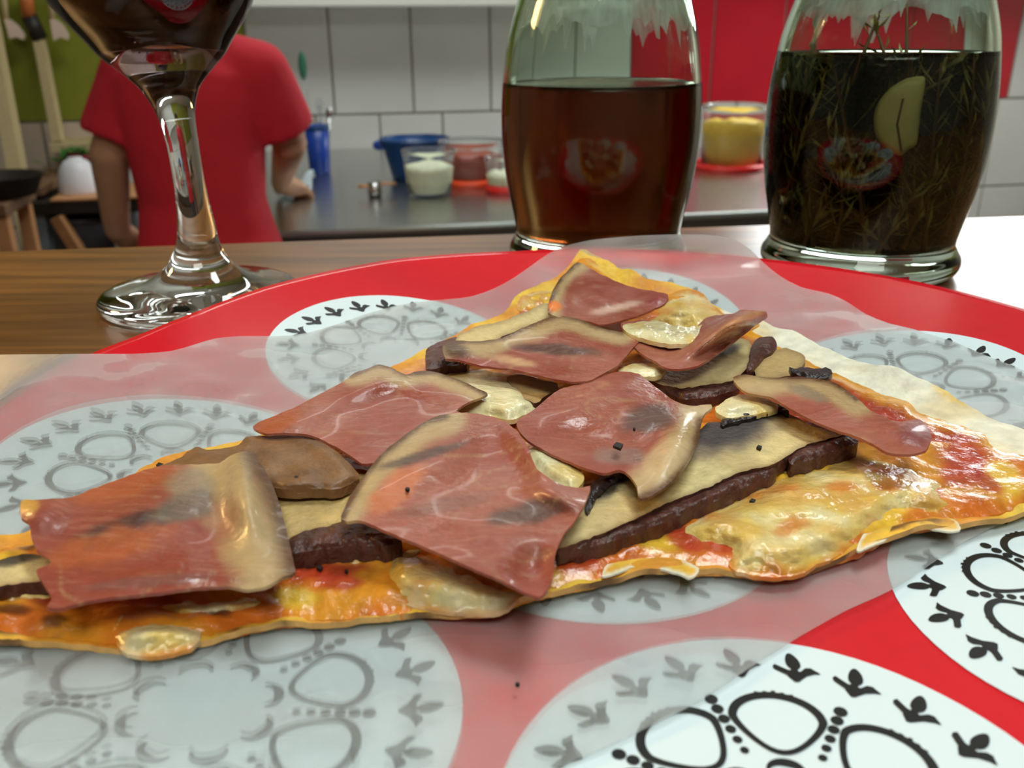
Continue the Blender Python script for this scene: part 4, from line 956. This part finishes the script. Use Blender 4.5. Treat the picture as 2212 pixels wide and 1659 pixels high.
ham([(46, 1082), (84, 1079), (152, 1074), (209, 1052), (260, 1034), (304, 1018), (354, 1006), (420, 1003), (473, 1000), (498, 984), (522, 976), (547, 978), (556, 992), (581, 1032), (604, 1089), (618, 1143), (631, 1197), (637, 1236), (615, 1244), (590, 1258), (571, 1268), (533, 1273), (490, 1266), (420, 1270), (338, 1280), (203, 1295), (135, 1312), (100, 1311), (112, 1295), (104, 1275), (88, 1254), (80, 1231), (112, 1214), (84, 1192), (68, 1163), (62, 1128), (46, 1118)], .0125,
    lifts=[(530, 1060, 40, 110, -10, .0040), (320, 1110, 200, 50, -12, .0018), (440, 1240, 200, 24, -4, .0012), (90, 1100, 60, 40, 0, .0030), (470, 1140, 40, 90, 0, -.0012)], fat=155, rind=[(548, 980), (585, 1040), (606, 1095), (620, 1150), (636, 1236)],
    grey=[(410, 1045, 70, 36, 5, lin(150, 134, 110)), (270, 1142, 150, 30, -19, lin(52, 48, 46)), (400, 1095, 90, 34, -14, lin(112, 104, 90)), (330, 1255, 170, 14, -5, lin(130, 84, 76))], extra=[(60, 1090, 26, 20, 0, lin(208, 164, 78)), (240, 1050, 150, 40, -12, H_ORG), (230, 1180, 150, 40, -14, H_ORG)], label='front left ham slice with a wide creamy fat edge', seed=21)
ham([(546, 920), (600, 895), (652, 872), (743, 822), (766, 806), (792, 796), (815, 788), (842, 792), (876, 809), (903, 801), (937, 803), (986, 818), (1032, 839), (1053, 851), (1030, 862), (1009, 870), (985, 888), (1010, 900), (960, 930), (900, 960), (850, 995), (804, 1000), (781, 1001), (747, 978), (712, 958), (671, 940), (614, 934), (576, 936)], .0120,
    lifts=[(800, 830, 100, 26, -20, .0022), (930, 840, 90, 26, 10, .0018), (640, 905, 90, 30, -20, .0020)], fat=34, rind=[(760, 808), (815, 786), (842, 790), (876, 806), (937, 801), (986, 816), (1053, 849)], tone=.12, extra=[(600, 910, 60, 24, -20, H_ORG)], label='smooth pink ham slice with a pointed end', seed=22)
ham([(1117, 911), (1162, 878), (1202, 845), (1250, 828), (1288, 818), (1317, 807), (1347, 802), (1380, 808), (1414, 834), (1458, 866), (1492, 877), (1515, 875), (1536, 873), (1538, 879), (1518, 900), (1512, 934), (1503, 964), (1472, 1017), (1427, 1059), (1383, 1077), (1376, 1052), (1364, 1032), (1340, 1015), (1305, 1022), (1262, 1010), (1200, 984), (1150, 958), (1125, 935)], .0135,
    lifts=[(1300, 850, 120, 34, -25, .0020), (1420, 900, 90, 40, 20, .0016), (1450, 980, 40, 70, 35, .0030), (1250, 940, 80, 26, 10, -.0010)], fat=62, rind=[(1516, 905), (1512, 934), (1503, 964), (1472, 1017), (1427, 1059), (1383, 1077)], grey=[(1400, 905, 66, 34, -10), (1340, 985, 60, 22, 0, lin(140, 110, 100))],
    extra=[(1440, 990, 70, 40, -40, lin(206, 182, 138)), (1510, 888, 34, 14, -10, lin(206, 186, 150))], label='ham slice with a thick glossy fat corner', seed=23)
ham([(736, 1122), (746, 1092), (766, 1056), (789, 1023), (827, 978), (880, 936), (922, 908), (950, 897), (990, 892), (1032, 894), (1070, 902), (1115, 928), (1138, 963), (1161, 1012), (1203, 1042), (1244, 1054), (1275, 1050), (1271, 1069), (1248, 1115), (1214, 1160), (1199, 1198), (1195, 1240), (1182, 1272), (1165, 1290), (1123, 1274), (1080, 1252), (1032, 1232), (956, 1198), (900, 1174), (865, 1160), (804, 1134), (773, 1124), (750, 1127)], .0142,
    lifts=[(1150, 985, 30, 90, -38, .0030), (900, 1010, 160, 50, -30, .0022), (1210, 1075, 90, 24, 20, .0020), (1020, 1120, 150, 50, 10, .0010), (1150, 1230, 50, 50, 0, -.0030)], fat=52, rind=[(736, 1124), (748, 1090), (789, 1021), (827, 976), (880, 934), (922, 906), (960, 896)],
    grey=[(910, 985, 120, 13, -16), (1150, 1105, 100, 28, -12), (960, 1090, 110, 18, -12, lin(136, 88, 76))], extra=[(850, 1060, 90, 34, -35, lin(200, 118, 76))], label='largest ham slice in the middle with a glossy fold', seed=24)
ham([(957, 762), (960, 741), (991, 735), (1036, 737), (1088, 728), (1132, 708), (1177, 689), (1214, 683), (1251, 689), (1288, 704), (1343, 717), (1386, 722), (1378, 740), (1362, 758), (1332, 790), (1295, 811), (1269, 823), (1214, 822), (1154, 808), (1102, 797), (1047, 791), (991, 778), (962, 774)], .0150,
    lifts=[(1210, 720, 120, 40, 5, .0022), (1000, 752, 60, 20, 5, .0020), (1180, 770, 120, 20, 8, -.0012)], fat=34, rind=[(957, 742), (991, 735), (1036, 735), (1088, 728), (1132, 706), (1177, 687), (1214, 681), (1251, 687), (1288, 703), (1343, 716)],
    grey=[(1200, 755, 100, 14, 4)], extra=[(985, 756, 34, 22, 10, lin(70, 50, 42)), (1110, 780, 60, 10, 10, lin(200, 160, 118))], label='long curved ham slice with a dark left tip', seed=25)
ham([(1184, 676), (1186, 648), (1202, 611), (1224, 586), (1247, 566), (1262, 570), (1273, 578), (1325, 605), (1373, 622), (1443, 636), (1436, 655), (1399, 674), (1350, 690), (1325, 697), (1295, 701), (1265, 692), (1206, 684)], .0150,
    lifts=[(1290, 640, 70, 24, 10, .0030), (1430, 640, 40, 20, 0, .0020), (1200, 640, 30, 50, 20, .0030)], fat=30, rind=[(1184, 676), (1188, 648), (1202, 610), (1224, 585), (1247, 565)], extra=[(1197, 661, 16, 12, 0, lin(250, 130, 30)), (1330, 665, 70, 8, -12, lin(206, 170, 150)), (1425, 648, 30, 14, -20, lin(140, 50, 44))], label='folded ham slice at the far tip with an orange lamp glow painted in', seed=26)  # small orange blob paints the warm lamp's glow into the ham colour
ham([(1340, 702), (1380, 692), (1420, 694), (1460, 712), (1495, 712), (1529, 685), (1584, 677), (1599, 669), (1655, 673), (1658, 681), (1621, 708), (1566, 752), (1510, 789), (1451, 797), (1417, 782), (1377, 757)], .0150,
    lifts=[(1600, 690, 70, 26, -20, .0090), (1530, 735, 60, 16, -35, .0040), (1440, 740, 40, 24, 0, -.0010)], fat=0, rind=(), tone=.1, extra=[(1620, 685, 46, 14, -15, lin(120, 66, 46)), (1590, 700, 90, 14, -30, lin(206, 148, 104))], label='curled ham slice standing up at its right end', seed=27)
ham([(1585, 814), (1608, 809), (1663, 816), (1710, 814), (1753, 816), (1797, 824), (1825, 839), (1851, 860), (1880, 886), (1923, 905), (1945, 910), (1988, 906), (2003, 922), (2012, 947), (1999, 972), (1963, 981), (1916, 976), (1862, 947), (1807, 929), (1753, 907), (1703, 880), (1663, 857), (1619, 850), (1592, 832)], .0140,
    lifts=[(1780, 855, 110, 36, 22, .0018), (1960, 935, 60, 24, 20, .0016), (1640, 825, 60, 16, 5, .0010)], fat=46, rind=[(1585, 813), (1608, 807), (1663, 814), (1753, 815), (1797, 823), (1825, 838), (1851, 859)], grey=[(1750, 850, 60, 14, 20, lin(130, 116, 96))], extra=[(1980, 940, 44, 32, 10, lin(122, 56, 56)), (1640, 830, 60, 20, 8, H_FAT)], label='narrow ham slice with a dark curled right end', seed=28)
ham([(0 + 300, 1004 + 8), (330, 1000), (352, 1002), (344, 1012)], .0085, label='tiny burnt ham crumb', seed=29, step=6) if False else None
# lips where the thin dough has puffed open along the near edge
def flap(outl, top, seed):
    y0, y1 = min(p[1] for p in outl), max(p[1] for p in outl)
    o = sheet('crust_flap', outl, 7, lambda x, y, d, g: .0040 + (top - .0040) * sstep(y0 + 4, y1 - 6, y), .0004, M['crust'], pizza, lambda x, y, d, g: mixc(C_FLOUR, mixc(C_YEL, C_GOLD, .3 + .4 * noise.noise(Vector((x * .03, y * .04, 2)))), max(sstep(1, 9, d), 1 - sstep(y0 + 12, y0 + 26, y))), jag=2.5, seed=seed, ystep=5)
flap([(1300, 1246), (1335, 1236), (1368, 1226), (1405, 1224), (1445, 1232), (1490, 1248), (1510, 1228), (1450, 1200), (1385, 1192), (1320, 1212)], .0050, 31)
flap([(1850, 1190), (1900, 1172), (1940, 1150), (1985, 1136), (2030, 1146), (2075, 1146), (2060, 1122), (1990, 1104), (1930, 1116), (1870, 1150)], .0052, 32)
# burnt specks
for k, (x, y, r, t) in enumerate(((1626, 1081, 7, .0066), (1640, 965, 6, .0100), (690, 1225, 7, .0058), (1335, 962, 11, .0160), (880, 1055, 5, .0164), (345, 1004, 8, .0060), (1118, 1476, 5, .0035), (748, 1232, 4, .0060), (1370, 925, 3, .0160), (640, 1030, 5, .0125))):
    sheet('burnt_speck', [(x - r, y), (x - r * .3, y - r * .7), (x + r, y - r * .3), (x + r * .5, y + r * .6)], r, lambda x_, y_, d, g: t, .0006, M['burnt'], pizza, smooth=False)

# ---------------------------------------------------------------- wine glass
def spline(prof, sub=5):
    out = []; P_ = [Vector((a, b)) for a, b in prof]
    for i in range(len(P_) - 1):
        p0, p1, p2, p3 = P_[max(i - 1, 0)], P_[i], P_[i + 1], P_[min(i + 2, len(P_) - 1)]
        L = (p2 - p1).length; m1 = (p2 - p0) * .5; m2 = (p3 - p1) * .5
        if m1.length > L * 1.2: m1 *= L * 1.2 / m1.length
        if m2.length > L * 1.2: m2 *= L * 1.2 / m2.length
        for k in range(sub):
            t = k / sub; q = p1 * (2 * t ** 3 - 3 * t * t + 1) + m1 * (t ** 3 - 2 * t * t + t) + p2 * (-2 * t ** 3 + 3 * t * t) + m2 * (t ** 3 - t * t)
            out.append((max(q.x, 0.00005), q.y))
    out.append((max(P_[-1].x, .00005), P_[-1].y)); return out
gc = at(434, 655, ZB); gc.z = ZB + .0002
goff = lambda z: (float(np.interp(z, [0, .012, .03, .06, .085, .11, .18], [0, .0012, .0024, .0014, -.0010, -.0022, -.0050])), 0)
wg = empty('wine_glass', gc, 'stemmed wine glass of dark red wine at the left of the bar', 'wine glass')
outer = spline([(.00005, 0), (.033, 0), (.0362, .0016), (.0368, .0040), (.0345, .0062), (.0285, .0074), (.0225, .0086), (.0171, .0108), (.0120, .0150), (.0092, .0196), (.0076, .0242), (.0069, .0290), (.0060, .0363), (.0055, .0447), (.0054, .053), (.0056, .0611), (.0064, .0691), (.0080, .0743), (.0107, .0793), (.0156, .0843), (.0207, .0892), (.0238, .0935), (.0286, .0997), (.0333, .107), (.0380, .118), (.0408, .130), (.0418, .142), (.0402, .160), (.0362, .178), (.0356, .1788)])
inner = spline([(.0350, .178), (.0388, .160), (.0404, .142), (.0394, .130), (.0365, .118), (.0317, .107), (.0268, .1003), (.0212, .0955), (.015, .0932), (.007, .0924), (.00005, .0922)])
MB().lathe(outer + inner, gc, n=96, cap=False, off=goff).build('glass_body', M['glass'], wg)
wine_r = [(r + (.00022 if r > .001 else 0), z - .0001) for r, z in reversed(inner) if z < .141]
wl = MB().lathe(wine_r + [(wine_r[-1][0] - .0005, wine_r[-1][1] + .0003), (.00005, wine_r[-1][1] + .0002)], gc, n=96, cap=False, off=goff).build('wine', M['wine'], wg); wl['label'] = 'dark red wine'

# ---------------------------------------------------------------- bottles
BOUT = [(.00005, .0012), (.026, .0010), (.0335, 0), (.0372, .0010), (.0390, .0038), (.0390, .0070), (.0374, .0100), (.0362, .0128), (.0366, .0170), (.0380, .0240), (.0400, .0340), (.0415, .0450), (.0422, .0560), (.0422, .0650), (.0417, .0740), (.0407, .0830), (.0391, .0930), (.0364, .1030), (.0330, .1130), (.0280, .1260), (.0220, .1400), (.0175, .1560), (.0160, .1750), (.0158, .1900), (.0180, .1920), (.0182, .1980), (.0166, .2000)]
BIN = [(.0132, .1995), (.0128, .1750), (.0145, .1560), (.0192, .1400), (.0254, .1260), (.0305, .1130), (.0340, .1030), (.0367, .0930), (.0383, .0830), (.0393, .0740), (.0398, .0650), (.0398, .0560), (.0391, .0450), (.0376, .0340), (.0356, .0240), (.0342, .0170), (.0328, .0140), (.026, .0118), (.012, .0108), (.00005, .0106)]
def bottle(c, level, liquid, lab, k=1.0):
    root = empty('glass_bottle', c, lab, 'bottle')
    o = spline([(r * k, z) for r, z in BOUT]); i = spline([(r * k, z) for r, z in BIN])
    MB().lathe(o + i, c, n=112, cap=False).build('bottle_body', M['bottle_glass'], root)
    pr = [(r + (.00025 if r > .001 else 0), z - .0001) for r, z in reversed(i) if z < level]
    r_ = pr[-1][0]; lm = MB().lathe(pr + [(r_ - .0002, level + .0004), (r_ - .0012, level - .0001), (r_ - .003, level - .0004), (.00005, level - .0004)], c, n=112, cap=False).build('liquid', M[liquid], root)
    return root, lm
cM = at(1289, 560, ZB); cM.z = ZB + .0002
cR = at(1849, 577, ZB); cR.z = ZB + .0002
bM, lM = bottle(cM, .0752, 'amber', 'clear glass bottle half full of amber brown liquid behind the plate'); lM['label'] = 'amber brown liquid'
def film(root, c, k, z0, amp, seed):
    # milky smear with runs left on the inside of the glass above the liquid
    mb = MB(); n = 150; rows = 26; z1 = .150
    ri = lambda z: (float(np.interp(z, [p[1] for p in reversed(BIN)], [p[0] for p in reversed(BIN)])) - .0003) * k
    vs = []; fs = []
    for i in range(n + 1):
        a = 2 * math.pi * i / n; q = (math.cos(a) * 1.6, math.sin(a) * 1.6)
        lo = z0 + amp * noise.noise(Vector((q[0] * 1.3, q[1] * 1.3, seed))) - amp * 1.1 * max(0, noise.noise(Vector((q[0] * 6, q[1] * 6, seed + 3))) - .12) * 2
        for j in range(rows + 1):
            z = lo + (z1 - lo) * j / rows; vs.append(c + Vector((ri(z) * math.cos(a), ri(z) * math.sin(a), z)))
    for i in range(n):
        for j in range(rows):
            b_ = i * (rows + 1) + j; fs.append((b_, b_ + rows + 1, b_ + rows + 2, b_ + 1))
    o = mk('milky_film', vs, fs, M['film'], root); o['label'] = 'milky smear inside the glass'
film(bM, cM, 1.0, .0985, .011, 3.0)
bR, lR = bottle(cR, .0868, 'herb_oil', 'clear glass bottle of dark liquid packed with rosemary sprigs', 1.03); lR['label'] = 'dark herb liquid'
film(bR, cR, 1.03, .1010, .010, 8.0)
# rosemary and garlic inside the dark bottle
def rin(z): return float(np.interp(z, [p[1] for p in reversed(BIN)], [p[0] for p in reversed(BIN)])) * 1.03
dcam = Vector((CAM.x - cR.x, CAM.y - cR.y, 0)).normalized(); rt = Vector((-dcam.y, dcam.x, 0))
if rt.x < 0: rt = -rt
def inb(ang, z, f):  # ang 0 = towards the camera side of the bottle, in degrees to the right
    a = math.radians(ang); r = rin(z) * f; return Vector((cR.x, cR.y, cR.z + z)) + (dcam * math.cos(a) + rt * math.sin(a)) * r
def sprig(p0, p1, bend, nn, ln, top=.125):
    root = None
    pts = [p0.lerp(p1, t) + bend * math.sin(math.pi * t) for t in [i / 8 for i in range(9)]]
    def clampin(q):
        d = Vector((q.x - cR.x, q.y - cR.y, 0)); z = min(max(q.z - cR.z, .0135), top); m = rin(z) - .0012
        an = math.degrees(math.atan2(d.dot(rt), d.dot(dcam)))
        if abs(an - 11) < 19 and .042 < z < .088: m -= .0062
        if d.length > m: d *= m / d.length
        return Vector((cR.x + d.x, cR.y + d.y, cR.z + z))
    pts = [clampin(q) for q in pts]
    o = MB().tube(pts, [.0009 - .0005 * i / 8 for i in range(9)], 6).build('rosemary_sprig', M['stem'])
    mb = MB()
    for k in range(nn):
        t = rng.uniform(.08, 1.0); i = min(7, int(t * 8)); b = pts[i].lerp(pts[i + 1], t * 8 - i); ax = (pts[i + 1] - pts[i]).normalized()
        if ax.length < .5: ax = Vector((0, 0, 1))
        a = rng.uniform(0, 6.28); o1 = ax.orthogonal().normalized(); o2 = ax.cross(o1); side = o1 * math.cos(a) + o2 * math.sin(a)
        d = (ax * rng.uniform(.3, 1.0) + side * rng.uniform(.3, 1.0)).normalized(); L = ln * rng.uniform(.6, 1.15); wv = d.cross(side).normalized() * .00085; th = side * .0003
        m_ = clampin(b + d * L * .55 + side * .0008); e = clampin(b + d * L)
        mb.add([b, m_ + wv, e, m_ - wv, m_ + th], [(0, 1, 4), (1, 2, 4), (2, 3, 4), (3, 0, 4), (0, 3, 2, 1)])
    nd = mb.build('needle', M['needle'], o, False); nd['kind'] = 'stuff'
    return o
SPR = []
spec = [(-48, .016, -40, .092, .93), (-30, .014, -58, .080, .95), (-62, .02, -30, .075, .94), (-15, .016, -24, .060, .95), (5, .015, -8, .055, .95), (28, .016, 44, .070, .95), (46, .014, 30, .084, .95), (60, .02, 52, .086, .93), (12, .014, 26, .040, .96), (-38, .014, -5, .044, .96), (18, .016, -20, .046, .95), (-75, .03, -50, .09, .93), (70, .016, 66, .075, .94), (-10, .05, -36, .094, .92), (0, .060, 40, .090, .90), (35, .03, 12, .060, .95)]
names = ['lowest', 'second']
for i, (a0, z0, a1, z1, f) in enumerate(spec):
    s = sprig(inb(a0, z0, f), inb(a1, z1, f), Vector((rng.uniform(-.004, .004), rng.uniform(-.003, .003), 0)), 24, .016, .0858)
    SPR.append((a0 + a1 + z0 * 20, s))
ORD = ['leftmost', 'second from left', 'third from left', 'fourth from left', 'fifth from left', 'sixth from left', 'seventh from left', 'eighth from left', 'eighth from right', 'seventh from right', 'sixth from right', 'fifth from right', 'fourth from right', 'third from right', 'second from right', 'rightmost']
for od, (_, s) in zip(ORD, sorted(SPR, key=lambda q: q[0])): tag(s, 'rosemary sprig sunk in the dark bottle, ' + od + ' of the sunken sprigs', 'herb sprig', 'rosemary sprigs in the dark bottle')
for i, (a0, z0, a1, z1, f, g) in enumerate([(-45, .07, -52, .106, .86, .95), (-16, .076, -8, .100, .85, .7), (16, .07, 18, .104, .8, .5), (8, .074, -14, .097, .8, .6)]):
    s = sprig(inb(a0, z0, f), inb(a1, z1, g), Vector((0, 0, .002)), 6, .010)
    tag(s, ['rosemary sprig poking above the dark liquid at its left edge', 'rosemary stem tip poking above the dark liquid near the middle', 'thin upright rosemary stem above the dark liquid over the garlic', 'short bent rosemary tip lying on the dark liquid surface'][i], 'herb sprig', 'rosemary sprigs in the dark bottle')
# loose inner mass of leaves that darkens the middle of the bottle
mb = MB()
for k in range(2600):
    a = rng.uniform(0, 6.28); z = rng.uniform(.015, .084); r = rin(z) * math.sqrt(rng.uniform(0, .8)); p = Vector((cR.x + r * math.cos(a), cR.y + r * math.sin(a), cR.z + z))
    d = Vector((rng.gauss(0, 1), rng.gauss(0, 1), rng.gauss(0, 1.2))).normalized(); L = rng.uniform(.006, .009)
    for q in (p + d * L, p - d * L):
        pass
    e0_, e1_ = p - d * L, p + d * L
    for e in (e0_, e1_):
        e.z = min(max(e.z, cR.z + .0140), cR.z + .0855); dd = Vector((e.x - cR.x, e.y - cR.y, 0)); m_ = rin(e.z - cR.z) - .0075
        if dd.length > m_: dd *= m_ / dd.length; e.x, e.y = cR.x + dd.x, cR.y + dd.y
    s_ = d.orthogonal().normalized() * .0009
    mb.add([e0_, (e0_ + e1_) / 2 + s_, e1_, (e0_ + e1_) / 2 - s_], [(0, 1, 2, 3)])
ll = mb.build('loose_rosemary_leaves', M['needle_dark'], None, False); tag(ll, 'loose rosemary needles crowded through the dark liquid', 'herb leaves', kind='stuff')
# garlic slice pressed against the glass
gz = .066; gp = inb(11, gz, .915); gn = Vector((gp.x - cR.x, gp.y - cR.y, 0)).normalized(); gr = Vector((-gn.y, gn.x, 0))
if gr.x < 0: gr = -gr
half = [(.0085, .0150), (.0060, .0158), (.0005, .0145), (-.0050, .0105), (-.0085, .0045), (-.0092, -.0020), (-.0075, -.0085), (-.0035, -.0130), (.0010, -.0160), (.0035, -.0165), (.0060, -.0140), (.0088, -.0120), (.0090, -.0060), (.0086, .0), (.0088, .0080)]
hp = crom([(x * .85, -y * .85) for x, y in half], .0010); hp = [(p.x, -p.y) for p in hp]
vs = []; fs = []; q = len(hp)
for lay, (sc_, dn) in enumerate(((.0, .0014), (.5, .0015), (.85, .0012), (1, .0004), (1, -.0008), (.85, -.0014), (.0, -.0016))):
    for x, y in hp:
        off_ = -(x * sc_) ** 2 / .075
        vs.append(gp + gr * (x * sc_) + Vector((0, 0, 1)) * (y * sc_) + gn * (dn + off_))
for i in range(6):
    for k in range(q): l = (k + 1) % q; fs.append((i * q + k, i * q + l, (i + 1) * q + l, (i + 1) * q + k))
ga = mk('garlic_slice', vs, fs, M['garlic']); tag(ga, 'pale half clove of garlic pressed against the glass among the rosemary', 'garlic')
grv = MB().tube([gp + gr * .0006 + Vector((0, 0, .006)) + gn * .00155, gp - gr * .0002 + gn * .0017 - Vector((0, 0, .003)), gp + gr * .0026 - Vector((0, 0, .0125)) + gn * .0012], .0004, 6).build('sprout_line', M['stem'], ga)
